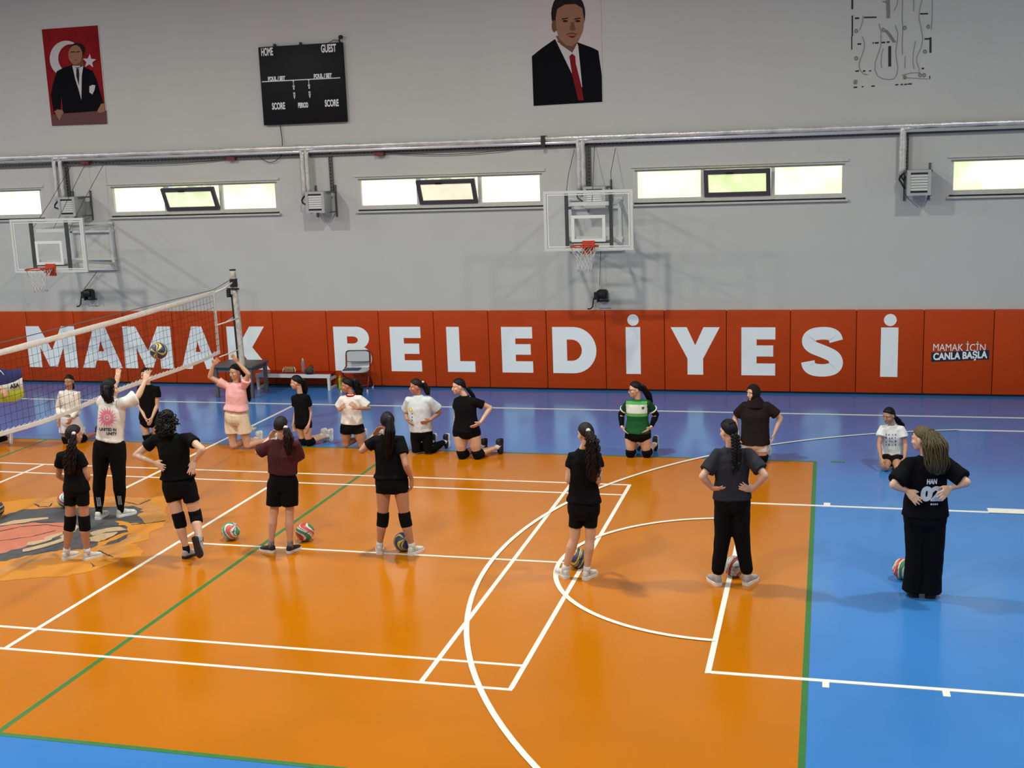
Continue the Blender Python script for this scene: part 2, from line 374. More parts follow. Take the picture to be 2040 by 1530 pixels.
for i, (x0, x1) in enumerate(WINS):
    yw = YB + .05
    f = MB(); cx = (x0 + x1) / 2; fw = .07
    f.box((cx, yw, WZ1 - fw / 2), (x1 - x0, .1, fw)); f.box((cx, yw, WZ0 + .06), (x1 - x0, .1, fw))
    f.box((x0 + fw / 2, yw, (WZ0 + WZ1) / 2), (fw, .1, WZ1 - WZ0)); f.box((x1 - fw / 2, yw, (WZ0 + WZ1) / 2), (fw, .1, WZ1 - WZ0))
    xa = x0 + (x1 - x0) * .335; xb = x0 + (x1 - x0) * .665
    for x in (xa, xb): f.box((x, yw, (WZ0 + WZ1) / 2), (.06, .09, WZ1 - WZ0))
    win = struct('window_%d' % (i + 1), f, alu_m)
    struct('sill', MB().box((cx, YB - .02, WZ0 - .02), (x1 - x0 + .06, .09, .03)), alu_m, win)
    struct('head_trim', MB().box((cx, YB - .012, WZ1 + .015), (x1 - x0 + .06, .03, .04)), alu_m, win)
    struct('gap', MB().box((cx, yw - .052, WZ0 + .008), (x1 - x0 - .02, .02, .03)), seal_m, win)
    struct('bead', MB().box((cx, yw - .055, WZ1 - .05), (x1 - x0 - .06, .012, .022)), mat('grey_gasket', (120, 116, 108), .7, noise=.3, nscale=60), win)
    for j, (a_, b_) in enumerate(((x0 + fw, xa - .03), (xb + .03, x1 - fw))):
        struct('pane', MB().box(((a_ + b_) / 2, yw + .02, (WZ0 + WZ1) / 2 + .01), (b_ - a_, .012, WZ1 - WZ0 - .15)), pane_ms[(0, 1, 0, 2, 1)[i] if j == 0 else (0, 1, 0, 2, 1)[i]], win)
    struct('opening', MB().box(((xa + xb) / 2, yw + .2, (WZ0 + WZ1) / 2), (xb - xa - .06, .02, WZ1 - WZ0 - .12)), out_m, win)
    # bottom-hinged sash tilted into the hall
    hw = (xb - xa) / 2 - .035; hh = WZ1 - WZ0 - .16; tilt = (0, .42, .42, .3, .3)[i]
    R_ = Matrix.Rotation(tilt, 3, 'X')
    o = V(((xa + xb) / 2, yw - .055, WZ0 + .1))
    def T(x, z, y=0): return o + R_ @ V((x, y, z))
    s = MB(); bw = .07
    for c, size in (((0, 0, bw / 2), (2 * hw, .05, bw)), ((0, 0, hh - bw / 2), (2 * hw, .05, bw)), ((-hw + bw / 2, 0, hh / 2), (bw, .05, hh)), ((hw - bw / 2, 0, hh / 2), (bw, .05, hh))):
        s.box(o + R_ @ V(c), size, R_)
    vs = struct('vent_sash', s, sash_m, win)
    struct('vent_pane', MB().box(o + R_ @ V((0, 0, hh / 2)), (2 * hw - 2 * bw, .01, hh - 2 * bw), R_), vent_ms[(0, 0, 1, 2, 2)[i]], vs)
    struct('latch', MB().box(o + R_ @ V((-.12, -.035, hh - .05)), (.12, .03, .025), R_), seal_m, vs)
# ---------------------------------------------------------------- wall pads with letters
pad_m = mat('orange_vinyl', (184, 63, 12), .5, spec=.18, noise=.05, nscale=2, bump=.03, bscale=12)
let_m = mat('pale_letter_vinyl', (238, 243, 242), .55)
navy_m = mat('navy_print', (24, 26, 46), .5)
YP = 9.06
seams_px = [50, 144, 242, 340, 439, 540.5, 648, 752, 862, 971, 1087, 1205, 1323, 1447, 1575, 1707, 1842, 1982]
seams = [at(u, 618, Y=YP).x for u in seams_px]
d0 = seams[1] - seams[0]; seams = [seams[0] - d0 * k for k in (3, 2, 1)] + seams + [seams[-1] + 1.09 * k for k in (1, 2)]
PZ0, PZ1 = .035, 1.452
CH = {}  # unit letters: list of (outer polygon, holes) with x, y in 0..1
def arcp(cx, cy, rx, ry, a0, a1, n=14): return [(cx + rx * math.cos(math.radians(a0 + (a1 - a0) * i / n)), cy + ry * math.sin(math.radians(a0 + (a1 - a0) * i / n))) for i in range(n + 1)]
CH['M'] = ([(0, 0), (0, 1), (.27, 1), (.5, .42), (.73, 1), (1, 1), (1, 0), (.74, 0), (.74, .5), (.58, .02), (.42, .02), (.26, .5), (.26, 0)], [])
CH['A'] = ([(0, 0), (.36, 1), (.64, 1), (1, 0), (.7, 0), (.64, .18), (.36, .18), (.3, 0)], [[(.43, .4), (.57, .4), (.5, .66)]])
CH['K'] = ([(0, 0), (0, 1), (.3, 1), (.3, .6), (.56, 1), (.92, 1), (.6, .52), (1, 0), (.62, 0), (.36, .36), (.3, .3), (.3, 0)], [])
CH['E'] = ([(0, 0), (0, 1), (1, 1), (1, .75), (.45, .75), (.45, .625), (.94, .625), (.94, .395), (.45, .395), (.45, .25), (1, .25), (1, 0)], [])
CH['L'] = ([(0, 0), (0, 1), (.46, 1), (.46, .24), (1, .24), (1, 0)], [])
CH['B'] = ([(0, 0), (0, 1)] + arcp(.62, .745, .33, .255, 90, -62, 12) + arcp(.64, .285, .36, .285, 60, -90, 12), [[(.36, .62)] + arcp(.52, .7, .13, .08, -90, 90, 8)[0:] + [(.36, .78)], [(.36, .2)] + arcp(.56, .3, .15, .1, -90, 90, 8) + [(.36, .4)]])
CH['D'] = ([(0, 0), (0, 1)] + arcp(.48, .5, .52, .5, 90, -90, 20), [[(.33, .27)] + arcp(.44, .5, .23, .23, -90, 90, 12) + [(.33, .73)]])
CH['I'] = ([(0, 0), (0, 1), (1, 1), (1, 0)], [])
CH['Y'] = ([(.34, 0), (.34, .34), (0, 1), (.33, 1), (.5, .62), (.67, 1), (1, 1), (.66, .34), (.66, 0)], [])
def s_poly():
    c = [(.835, .72), (.79, .815), (.68, .868), (.5, .88), (.3, .855), (.19, .785), (.18, .68), (.27, .595), (.44, .535), (.6, .48), (.76, .41), (.835, .31), (.81, .2), (.7, .14), (.5, .118), (.3, .138), (.19, .2), (.155, .3)]
    c = [V(q) for q in c]; path = []
    for k in range(len(c) - 1):
        p0, p1, p2, p3 = c[max(k - 1, 0)], c[k], c[k + 1], c[min(k + 2, len(c) - 1)]
        for t in (0, .25, .5, .75): path.append(.5 * ((2 * p1) + (p2 - p0) * t + (2 * p0 - 5 * p1 + 4 * p2 - p3) * t * t + (3 * p1 - p0 - 3 * p2 + p3) * t ** 3))
    path.append(c[-1]); out = []; inn = []
    for k, q in enumerate(path):
        d = path[min(k + 1, len(path) - 1)] - path[max(k - 1, 0)]
        d = V((d.x * .7, d.y * .84)).normalized(); n = V((-d.y * .116 / .7, d.x * .108 / .84))
        out.append(tuple(q + n)); inn.append(tuple(q - n))
    return out, inn
CH['S'] = (s_poly(), None)
def letter_mesh(ch, x0, x1, z0, z1, y, th=.006):
    from mathutils.geometry import tessellate_polygon
    outer, holes = CH[ch]
    if holes is None:
        P = lambda q: V((x0 + (x1 - x0) * q[0], y, z0 + (z1 - z0) * q[1]))
        o_, i_ = outer; n = len(o_); vs = [P(q) for q in o_] + [P(q) for q in i_]
        return MB().add(vs, [(k, k + 1, n + k + 1, n + k) for k in range(n - 1)])
    P = lambda q: V((x0 + (x1 - x0) * q[0], y, z0 + (z1 - z0) * q[1]))
    loops = [[P(q) for q in outer]] + [[P(q) for q in h] for h in holes]
    tr = tessellate_polygon([[V((q.x, q.z, 0)) for q in l] for l in loops])
    allv = [q for l in loops for q in l]; n = len(allv); mb = MB()
    fs = [tuple(t) for t in tr]; base = 0
    vs = allv + [q + V((0, th, 0)) for q in allv]
    for l in loops:
        m = len(l); fs += [(base + i, base + (i + 1) % m, base + (i + 1) % m + n, base + i + n) for i in range(m)]; base += m
    return mb.add(vs, fs)
letters = [('M', 55.5, 152), ('A', 162, 241), ('M', 247, 343), ('A', 359, 430), ('K', 454, 535.5), None, ('B', 666, 740), ('E', 778, 839), ('L', 890.5, 945.5), ('E', 999.5, 1061), ('D', 1101, 1188), ('I', 1247, 1276), ('Y', 1336.5, 1434), ('E', 1477, 1544.5), ('S', 1597, 1679.5), ('I', 1754.5, 1789), 'slogan']
desc = {'M': 'M', 'A': 'A', 'K': 'K', 'B': 'B', 'E': 'E', 'L': 'L', 'D': 'D', 'I': 'dotted I', 'Y': 'Y', 'S': 'S'}
seen_word = ['M, the first letter of the row', 'A, the second letter of the row', 'M, behind the net and flying ball', 'A, the last one before the net post', 'K, right beside the net post', None, 'B, behind the folding chair', 'E, right after the B', 'L', 'E, between the L and the D', 'D', 'dotted I, between the D and the Y', 'Y', 'E, between the Y and the S', 'S', 'dotted I, the last letter of the row']
for k in range(len(seams) - 1):
    xa, xb = seams[k] + .004, seams[k + 1] - .004
    if xb < -7.25 or xa > 12.35: continue
    li = k - 3
    t = thing('wall_pad', 'x', 'wall pad', ((xa + xb) / 2, YP + .035, PZ0), 'orange padded panels along the wall')
    MB().box(((xa + xb) / 2, (YP + YB - .0) / 2, (PZ0 + PZ1) / 2), (xb - xa, YB - YP, PZ1 - PZ0), bev=.018).build('cushion', pad_m, t, 40)
    lab = None
    if 0 <= li < len(letters) and letters[li] is not None and letters[li] != 'slogan':
        ch, u0, u1 = letters[li]
        vm = 692
        X0 = at(u0, vm, Y=YP).x; X1 = at(u1, vm, Y=YP).x
        letter_mesh(ch, X0, X1, .317, 1.157, YP - .004).build('letter', let_m, t)
        if ch == 'I':
            r = .102
            cxx = (X0 + X1) / 2 + .005
            MB().prism([(r * math.cos(q * PI / 14), r * math.sin(q * PI / 14)) for q in range(28)], lambda x, z: (cxx + x, YP - .004, 1.283 + z), (0, .006, 0)).build('letter_dot', let_m, t)
        lab = 'orange wall pad with the pale letter ' + seen_word[li]
    elif li == 5: lab = 'plain orange wall pad behind the red bench, between the K and the B'
    elif li == 16:
        lab = 'orange wall pad with the small two-line MAMAK slogan print'
        o = at(1911, 692, Y=YP); p1 = at(1861, 692, Y=YP); p2 = at(1965, 692, Y=YP)
        vs, fs = text_polys('MAMAK İÇİN', .17, .0)
        mx = max(q[0] for q in vs); sc = (p2.x - p1.x) / 2 / mx
        flat(MB(), vs, fs, (o.x, YP - .004, at(1912, 693, Y=YP).z), (sc, 0, 0), (0, 0, 1)).build('slogan_lettering', let_m, t)
        a = at(1855, 702, Y=YP); b = at(1971, 697, Y=YP); c = at(1970, 716, Y=YP); d = at(1855, 721, Y=YP)
        MB().add([V((q.x, YP - .004, q.z)) for q in (a, b, c, d)], [(0, 1, 2, 3)]).build('slogan_band', navy_m, t)
        vs, fs = text_polys('CANLA BAŞLA', .16, .006)
        mx = max(q[0] for q in vs); a = at(1858, 711, Y=YP); b = at(1967, 707, Y=YP); sc = (b.x - a.x) / 2 / mx
        flat(MB(), vs, fs, V(((a.x + b.x) / 2, YP - .006, (a.z + b.z) / 2)), V((sc, 0, .04)), (0, 0, 1)).build('slogan_lettering', let_m, t)
    elif li == 17: lab = 'plain orange wall pad at the end of the row, right of the slogan'
    elif li == -1: lab = 'plain orange wall pad just before the first letter, behind the net'
    else: lab = 'plain orange wall pad beyond the picture edge'
    t['label'] = lab
# ---------------------------------------------------------------- pipes, tray, cables on the back wall
foil_m = mat('foil_wrap', (214, 210, 206), .34, .4, noise=.14, nscale=9, bump=.5, bscale=26)
steel_m = mat('bright_pipe', (236, 234, 232), .22, .55)
tray_m = mat('perforated_tray', (92, 90, 88), .6, .3)
black_m = mat('black_plastic', (22, 22, 24), .5)
cable_m = mat('dark_cable', (48, 46, 46), .6)
whitem_m = mat('white_enamel', (212, 212, 208), .4, .1)
grey_m = mat('grey_enamel', (150, 150, 150), .45, .2)
redb_m = mat('dark_red_plastic', (104, 30, 26), .5)
def pz(u, v, Y): return at(u, v, Y=Y)
Yp = YB - .12
z0 = pz(0, 319, Yp).z; z1 = pz(2040, 247, Yp).z
xl, xr = -8.6, 13.6
def zpipe(x): return z0 + (z1 - z0) * (x + 7) / 19.2
t = thing('heating_pipe', 'long silver foil-wrapped pipe pair running along the wall above the windows', 'pipe', (0, YB, zpipe(0)))
r_ = random.Random(4)
pts = []; rs = []; x = xl
while x < xr:
    pts.append((x, Yp, zpipe(x) + .035 + r_.uniform(-.004, .004))); rs.append(.05 + r_.uniform(-.006, .006)); x += .18
MB().tube(pts, rs, 12).build('wrapped_pipe', foil_m, t, 1)
MB().tube([(xl, Yp - .02, zpipe(xl) - .04), (xr, Yp - .02, zpipe(xr) - .04)], .028, 12).build('bare_pipe', steel_m, t, 1)
for u in (1082,):
    q = pz(u, 285, Yp - .06); MB().box((q.x, YB - .105, zpipe(q.x) - .01), (.07, .19, .2)).build('pipe_clamp', black_m, t)
tr = MB()
tr.box(((xl + xr) / 2, YB - .03, (zpipe(xl) + zpipe(xr)) / 2 - .1), (xr - xl, .05, .05))
ttray = thing('cable_tray', 'grey perforated cable tray running under the foil pipe', 'cable tray', (0, YB, zpipe(0) - .1))
tr.build('tray_channel', tray_m, ttray)
h = MB(); x = xl
while x < xr: h.box((x, YB - .056, zpipe(0) - .1), (.035, .004, .022)); x += .075
o = h.build('slot', black_m, ttray); o['kind'] = 'stuff'
# hanging cables and small red fittings
def hang(u0, v0, u1, v1, sag, Y=YB - .06, n=14):
    a = pz(u0, v0, Y); b = pz(u1, v1, Y); return [a.lerp(b, i / n) - V((0, 0, sag * 4 * (i / n) * (1 - i / n))) for i in range(n + 1)]
for pp, lab in ((hang(200, 325, 455, 316, .06), 'thin dark cable sagging between two dark red boxes under the pipe'), (hang(515, 310, 563, 306, .14), 'short dark cable loop hanging below the pipe under the scoreboard'),
                (hang(760, 303, 1080, 287, .1), 'long dark cable sagging under the pipe beside the orange box'), ([pz(558, 250, YB - .04), pz(562, 275, YB - .04), pz(563, 300, YB - .07)], 'short dark cable dropping from the scoreboard to the pipe')):
    tag(MB().tube(pp, .007, 6).build('hanging_cable', cable_m, None, 1), lab, 'cable')
for u, v, lab in ((172, 325, 'dark red box under the pipe, nearest the far left hoop'), (462, 316, 'dark red box under the pipe between the first two heaters'), (757, 307, 'small orange and black box under the pipe, right of the second heater'), (1875, 259, 'dark box under the pipe beside the last heater')):
    q = pz(u, v, YB - .06)
    tag(MB().box((q.x, YB - .06, q.z), (.17, .12, .06)).build('pipe_fitting_box', redb_m if u < 800 else black_m, None), lab, 'junction box')
# ---------------------------------------------------------------- heaters
def heater(u, v, w, h, lab, px0, px1, pv0, trx=None, side=.16):
    """u, v centre of the louvre face; px0, px1 the two drop pipes"""
    Y0 = YB - .52
    c = pz(u, v, Y0); s_ = 1.0
    t = thing('unit_heater', lab, 'heater', (c.x, YB, c.z), 'grey louvred unit heaters on the wall')
    MB().box((c.x, Y0 + .17, c.z), (w, .34, h), bev=.012).build('heater_casing', grey_m, t, 30)
    fr = MB()
    for dx in (-1, 1): fr.box((c.x + dx * (w / 2 - .025), Y0 - .012, c.z), (.05, .024, h))
    for dz in (-1, 1): fr.box((c.x, Y0 - .012, c.z + dz * (h / 2 - .02)), (w, .024, .04))
    fr.build('front_frame', mat('light_grey_enamel', (176, 176, 172), .45, .2), t)
    MB().box((c.x, Y0 - .002, c.z), (w - .1, .006, h - .08)).build('dark_recess', black_m, t)
    for k in range(6):
        zz = c.z - h / 2 + .07 + (h - .14) * (k + .5) / 6
        MB().box((c.x, Y0 - .012, zz), (w - .1, .008, (h - .14) / 6 * .85), Matrix.Rotation(-.35, 3, 'X')).build('louvre', mat('light_grey_enamel', (176, 176, 172)), t)
    for dx in (-1, 1):
        br = MB()
        br.box((c.x + dx * (w / 2 + .015), (Y0 + .1 + YB) / 2, c.z + h / 2 - .02), (.03, YB - Y0 - .1, .03))
        br.box((c.x + dx * (w / 2 + .015), YB - .015, c.z), (.03, .03, h + .2))
        br.bar((c.x + dx * (w / 2 + .015), YB - .02, c.z - h / 2 + .0), (c.x + dx * (w / 2 + .015), Y0 + .2, c.z - h / 2 - .01), .02)
        br.build('wall_bracket', tray_m, t)
    for i, uu in enumerate((px0, px1)):
        a = pz(uu, pv0, YB - .14); zt = zpipe(a.x)
        r_ = random.Random(int(uu)); pts = []; n = 9
        zb = c.z + h / 2 + .02 - (.1 if i == 0 else .06)
        for k in range(n + 1): pts.append((a.x + r_.uniform(-.004, .004), YB - .14, zt + (zb - zt) * k / n))
        MB().tube([(a.x + .18, Yp, zt), (a.x + .03, YB - .15, zt - .01)] + pts, .042, 10).build('drop_pipe', foil_m, t, 1)
        MB().tube([(a.x, YB - .14, zb), (a.x - .03, YB - .2, zb - .07), (a.x + .0, YB - .26, zb - .12), (c.x - w / 2 - .02, YB - .3, c.z + (.1 if i else -.1))], .016, 8).build('valve_hose', black_m, t, 1)
    if trx:
        a = pz(trx, pv0, YB - .03)
        MB().box((a.x, YB - .03, (zpipe(a.x) + c.z + h / 2) / 2 - .05), (.06, .04, zpipe(a.x) - c.z - h / 2 - .05)).build('vertical_tray', tray_m, t)
        hh = MB(); zz = c.z + h / 2
        while zz < zpipe(a.x) - .1: hh.box((a.x, YB - .052, zz), (.026, .004, .03)); zz += .06
        q = hh.build('slot', black_m, t); q['kind'] = 'stuff'
heater(134, 412, .36, .37, 'grey louvred heater above the left hoop', 112, 124, 370, 136)
heater(628, 403, .36, .38, 'grey louvred heater right of the second window, partly in front of bare wall', 604, 613, 350, 660)
heater(1184, 393, .38, .36, 'grey louvred heater seen through the right hoop backboard', 1153, 1162, 340, 1174)
heater(1831, 364, .36, .4, 'grey louvred heater standing alone near the right end of the wall', 1796, 1800, 310, 1806)
# ---------------------------------------------------------------- basketball hoops
frame_m = mat('white_hoop_frame', (206, 208, 204), .45, .2)
rim_m = mat('orange_rim', (184, 60, 22), .5)
net_m = mat('white_net_cord', (214, 212, 204), .8)
glass_m = mat('backboard_glass', (215, 228, 228), .05, alpha=.045)
upr_m = mat('matte_black_bar', (7, 7, 8), .8, spec=.1)
line_m = mat('backboard_line', (216, 218, 214), .5)
def hoop(cx, zb, Yb, w, h, rot, lab, winch_u, wlab, cable_x):
    """cx, zb: centre x and bottom z of the board face at depth Yb"""
    t = thing('basketball_hoop', lab, 'basketball hoop', (cx, YB, zb))
    fr = MB(); fw = .045
    for dx in (-1, 1): fr.box((cx + dx * (w / 2 - fw / 2), Yb, zb + h / 2), (fw, .04, h))
    for z in (zb + fw / 2, zb + h - fw / 2): fr.box((cx, Yb, z), (w, .04, fw))
    fr.build('board_frame', frame_m, t)
    MB().box((cx, Yb, zb + h / 2), (w - 2 * fw, .012, h - 2 * fw)).build('board_glass', glass_m, t)
    ln = MB(); iw = w - .13; ih = h - .13; lw = .018
    for dx in (-1, 1): ln.box((cx + dx * iw / 2, Yb - .012, zb + h / 2), (lw, .004, ih))
    for dz in (-1, 1): ln.box((cx, Yb - .012, zb + h / 2 + dz * ih / 2), (iw + lw, .004, lw))
    ln.build('border_line', line_m, t)
    sq = MB(); sw = .56; sh = .43; sb = zb + .14; lw = .05
    for dx in (-1, 1): sq.box((cx + dx * (sw - lw) / 2, Yb - .013, sb + sh / 2), (lw, .005, sh))
    for z in (sb + lw / 2, sb + sh - lw / 2): sq.box((cx, Yb - .013, z), (sw, .005, lw))
    sq.build('target_square', line_m, t)
    for dx in (-1, 1): MB().box((cx + dx * .365, Yb + .045, zb + h / 2 + .0), (.05, .05, h - .06)).build('upright_bar', upr_m, t)
    MB().box((cx, Yb + .045, zb + .13), (.73, .04, .035)).build('cross_bar', black_m, t)
    # rim
    ry = Yb - .375; rz = zb + .1; R = .225
    MB().tube([(cx + R * math.cos(2 * PI * k / 40), ry + R * math.sin(2 * PI * k / 40), rz) for k in range(40)], .011, 10, True).build('rim', rim_m, t, 1)
    br = MB(); br.box((cx, Yb - .02, rz - .05), (.2, .025, .22)); br.box((cx, Yb - .09, rz - .02), (.15, .13, .03))
    for dx in (-1, 1): br.bar((cx + dx * .07, Yb - .03, rz - .12), (cx + dx * .1, ry + .2, rz - .01), .02)
    br.build('rim_bracket', rim_m, t)
    nb = MB(); L = 12; rows = 7
    rad = [R, .19, .155, .13, .118, .112, .115]
    for sgn in (1, -1):
        for k in range(L):
            pts = []
            for j in range(rows):
                a = 2 * PI * (k + sgn * j * .5) / L; wob = 1 + .05 * math.sin(k * 2.3 + j)
                pts.append((cx + rad[j] * wob * math.cos(a), ry + rad[j] * wob * math.sin(a), rz - .01 - .066 * j))
            nb.tube(pts, .0038, 5)
    nb.build('rim_net', net_m, t, 1)
    # folding wall frame behind
    fb = MB(); yw = YB - .05; x0 = cx - .43 + rot; x1 = cx + .45 + rot; zt = zb + h - .2; zl = zb - .12
    for x in (x0, x1): fb.box((x, yw, (zt + zl) / 2), (.06, .06, zt - zl))
    for z in (zt, zl, zl + .2, zt - .15): fb.box(((x0 + x1) / 2, yw, z), (x1 - x0 + .1, .06, .05))
    fb.build('wall_frame', frame_m, t)
    ar = MB()
    for dx, x in ((-1, x0), (1, x1)):
        ar.bar((cx + dx * .365, Yb + .07, zb + h - .22), (x, yw - .02, zt - .03), .05)
        ar.bar((cx + dx * .365, Yb + .07, zb + .2), (x, yw - .02, zl + .1), .045)
        ar.bar((x, yw - .1, zl + .02), (x, yw - .1, zl + .1), .05)
    ar.bar((cx - .38, Yb + .1, zb + h - .22), (cx + .38, Yb + .1, zb + h - .22), .06)
    ar.bar((cx - .38, Yb + .1, zb + .2), (cx + .38, Yb + .1, zb + .2), .05)
    ar.build('support_arm', frame_m, t)
    for pts in ([[(cx + dx * .4, Yb + .08, zb + h - .22), (cx + dx * .36 + rot * .6, (Yb + YB) / 2, zb + h + .25), (cx + dx * .36 + rot * .8, YB - .08, zpipe(cx) - .16)] for dx in (-1, 1)]
                + [[(cx + .1 + rot, YB - .06, zl), (cable_x, YB - .1, 1.9)], [(cx + rot * .8, YB - .1, zpipe(cx) - .1), (cx + .05, Yb + .1, zb + h - .2)]]):
        MB().tube(pts, .005, 6).build('steel_cable', cable_m, t, 1)
    # winch
    q = pz(winch_u[0], winch_u[1], YB - .14)
    wn = thing('wall_winch', wlab, 'winch', (q.x, YB, q.z), 'black hand winches under the hoops')
    MB().tube([(q.x - .05, YB - .14, q.z + .02), (q.x + .08, YB - .14, q.z + .02)], .085, 16).build('drum', black_m, wn, 30)
    b = MB(); b.box((q.x - .07, YB - .13, q.z - .02), (.02, .12, .2)); b.box((q.x + .09, YB - .13, q.z - .02), (.02, .12, .2)); b.box((q.x + .01, YB - .08, q.z - .11), (.2, .14, .02)); b.box((q.x - .1, YB - .15, q.z - .01), (.06, .09, .13))
    b.build('winch_frame', black_m, wn)
    MB().tube([(q.x - .12, YB - .17, q.z - .02), (q.x - .14, YB - .18, q.z - .05), (q.x - .16, YB - .2, q.z - .2), (q.x - .2, YB - .2, q.z - .235), (q.x - .25, YB - .2, q.z - .235)], .013, 8).build('crank', black_m, wn, 1)
    MB().box((q.x + .03, YB - .012, q.z - .13), (.2, .024, .22)).build('mounting_plate', frame_m, wn)
a = at(1080, 383, Y=7.5); b = at(1258, 375, Y=7.5); c = at(1171, 499, Y=7.5)
hoop((a.x + b.x) / 2 + .02, c.z, 7.5, b.x - a.x, (a.z + b.z) / 2 - c.z, -.2, 'right basketball hoop with a glass board above the letters D and I', (1199, 588), 'black hand winch on the wall below the right hoop', at(1197, 575, Y=YB).x)
a = at(20, 438, Y=7.2); b = at(165, 433, Y=7.2); c = at(98, 543, Y=7.2)
hoop((a.x + b.x) / 2 - .0, c.z, 7.2, b.x - a.x, (a.z + b.z) / 2 - c.z, -.38, 'left basketball hoop with a glass board over the volleyball net', (176, 586), 'black hand winch on the wall below the left hoop', at(173, 575, Y=YB).x)
# ---------------------------------------------------------------- scoreboard
t = thing('scoreboard', 'black wall scoreboard with white HOME and GUEST lettering', 'scoreboard', (-.2, YB, 5.6))
Ys = YB - .09
A = [pz(513, 94, Ys), pz(680, 84, Ys), pz(690, 242, Ys), pz(527, 250, Ys)]
sx0 = (A[0].x + A[3].x) / 2; sx1 = (A[1].x + A[2].x) / 2; sz1 = (A[0].z + A[1].z) / 2; sz0 = (A[2].z + A[3].z) / 2
MB().box(((sx0 + sx1) / 2, (Ys + YB) / 2, (sz0 + sz1) / 2), (sx1 - sx0, YB - Ys, sz1 - sz0), bev=.008).build('cabinet', mat('scoreboard_black', (10, 10, 13), .5, spec=.2), t, 30)
txt_m = mat('scoreboard_white', (222, 222, 222), .5)
def sbt(s, uc, vc, wpx, size, vert=False):
    c = pz(uc, vc, Ys); vs, fs = text_polys(s, size, .006)
    wd = max(q[0] for q in vs) * 2; sc = (wpx / 118.0) / wd if wd else 1
    flat(MB(), vs, fs, (c.x, Ys - .004, c.z), (sc, 0, 0), (0, 0, 1)).build('lettering', txt_m, t)
sbt('HOME', 532, 104, 28, .19); sbt('GUEST', 654.5, 97, 35, .19); sbt('FOUL / SET', 551, 157, 41, .1); sbt('FOUL / SET', 643, 151.5, 42, .1)
sbt('SCORE', 555, 212, 31, .165); sbt('PERIOD', 604, 210, 24, .12); sbt('SCORE', 661, 206, 32, .165)
for u, v in ((584.5, 163), (615, 161)):
    for k, ch in enumerate('TIME OUT'):
        if ch != ' ': 
            q = pz(u + k * .35, v + 4.6 * k, Ys); vs, fs = text_polys(ch, .042, .003)
            flat(MB(), vs, fs, (q.x, Ys - .004, q.z), (1.2, 0, 0), (0, 0, 1)).build('lettering', txt_m, t)
a = pz(522, 163, Ys); b = pz(678, 155, Ys)
MB().bar((a.x, Ys - .003, a.z), (b.x, Ys - .003, b.z), .006, .016).build('divider_line', txt_m, t)
q = pz(678, 77, Ys)
k = MB().ball((q.x, Ys + .02, q.z + .03), (.045, .04, .035)); k.tube([(q.x - .02, Ys + .04, sz1 - .01), (q.x - .04, Ys + .03, q.z - .02), (q.x, Ys + .02, q.z + .02)], .014); k.tube([(q.x - .25, Ys + .03, sz1), (q.x - .14, Ys + .03, sz1 + .05), (q.x - .03, Ys + .03, sz1 + .03)], .006)
k.build('siren', black_m, t, 1)
for u in (545, 597): 
    q = pz(u, 90, Ys); MB().box((q.x, Ys + .04, sz1 + .02), (.03, .06, .05)).build('hanger', black_m, t)
# ---------------------------------------------------------------- posters
paper_m = mat('poster_paper', (196, 186, 182), .6)
suit_m = mat('printed_dark_suit', (12, 13, 18), .8, spec=.1)
shirt_m = mat('printed_white_shirt', (196, 190, 188), .8, spec=.1)
tie_m = mat('printed_red_tie', (120, 26, 28), .8, spec=.1)
pskin_m = mat('printed_skin', (150, 108, 86), .8, spec=.1)
pskin2_m = mat('printed_skin_shade', (112, 76, 60), .8, spec=.1)
phair_m = mat('printed_dark_hair', (38, 32, 32), .8, spec=.1)
pred_m = mat('printed_red_cloth', (134, 26, 30), .8, spec=.1, noise=.22, nscale=2.5)
pwood_m = mat('printed_lectern', (86, 38, 34), .55, noise=.2, nscale=4, stretch=(1, 1, 8))
Yq = YB - .012
def poly_part(name, pts, m, t, k, holes=None):
    from mathutils.geometry import tessellate_polygon
    P = [pz(u, v, Yq - .0015 * k) for u, v in pts]
    tr = tessellate_polygon([[V((q.x, q.z, 0)) for q in P]])
    return MB().add(P, [tuple(x) for x in tr]).build(name, m, t)
def ell(cu, cv, ru, rv, a0=0, a1=360, n=24): return [(cu + ru * math.cos(math.radians(a0 + (a1 - a0) * i / n)), cv + rv * math.sin(math.radians(a0 + (a1 - a0) * i / n))) for i in range(n + 1)]
def sheet(pts, m, t):
    P = [pz(u, v, YB - .012) for u, v in pts]
    MB().add(P + [q + V((0, .011, 0)) for q in P], [(0, 1, 2, 3), (7, 6, 5, 4), (0, 4, 5, 1), (1, 5, 6, 2), (2, 6, 7, 3), (3, 7, 4, 0)]).build('poster_sheet', m, t)
q = pz(147, 150, YB)
t = thing('wall_poster', 'red poster of a suited man at a lectern before a crescent and star', 'poster', (q.x, YB, q.z))
sheet([(81, 57), (196, 49), (214.5, 248), (102, 252.5)], paper_m, t)
poly_part('red_field', [(83, 58.5), (194.5, 50.5), (212.5, 246.5), (103.5, 250.5)], pred_m, t, 1)
cres = ell(132, 117, 33, 36, -60, -300, 26) + ell(141, 116, 25, 28, -300, -60, 26)
poly_part('crescent', cres, shirt_m, t, 2)
st = []
for i in range(10):
    r = 14 if i % 2 == 0 else 6; a = math.radians(-15 + 36 * i); st.append((178 + r * math.cos(a), 122 + r * 1.05 * math.sin(a)))
poly_part('star', st, shirt_m, t, 2)
poly_part('suit', [(108, 228), (101, 190), (106, 165), (113, 142), (128, 134), (146, 129), (168, 134), (184, 141), (193, 160), (203, 196), (208, 214), (196, 218), (190, 226), (150, 229), (126, 228), (122, 190), (121, 218), (122, 228)], suit_m, t, 3)
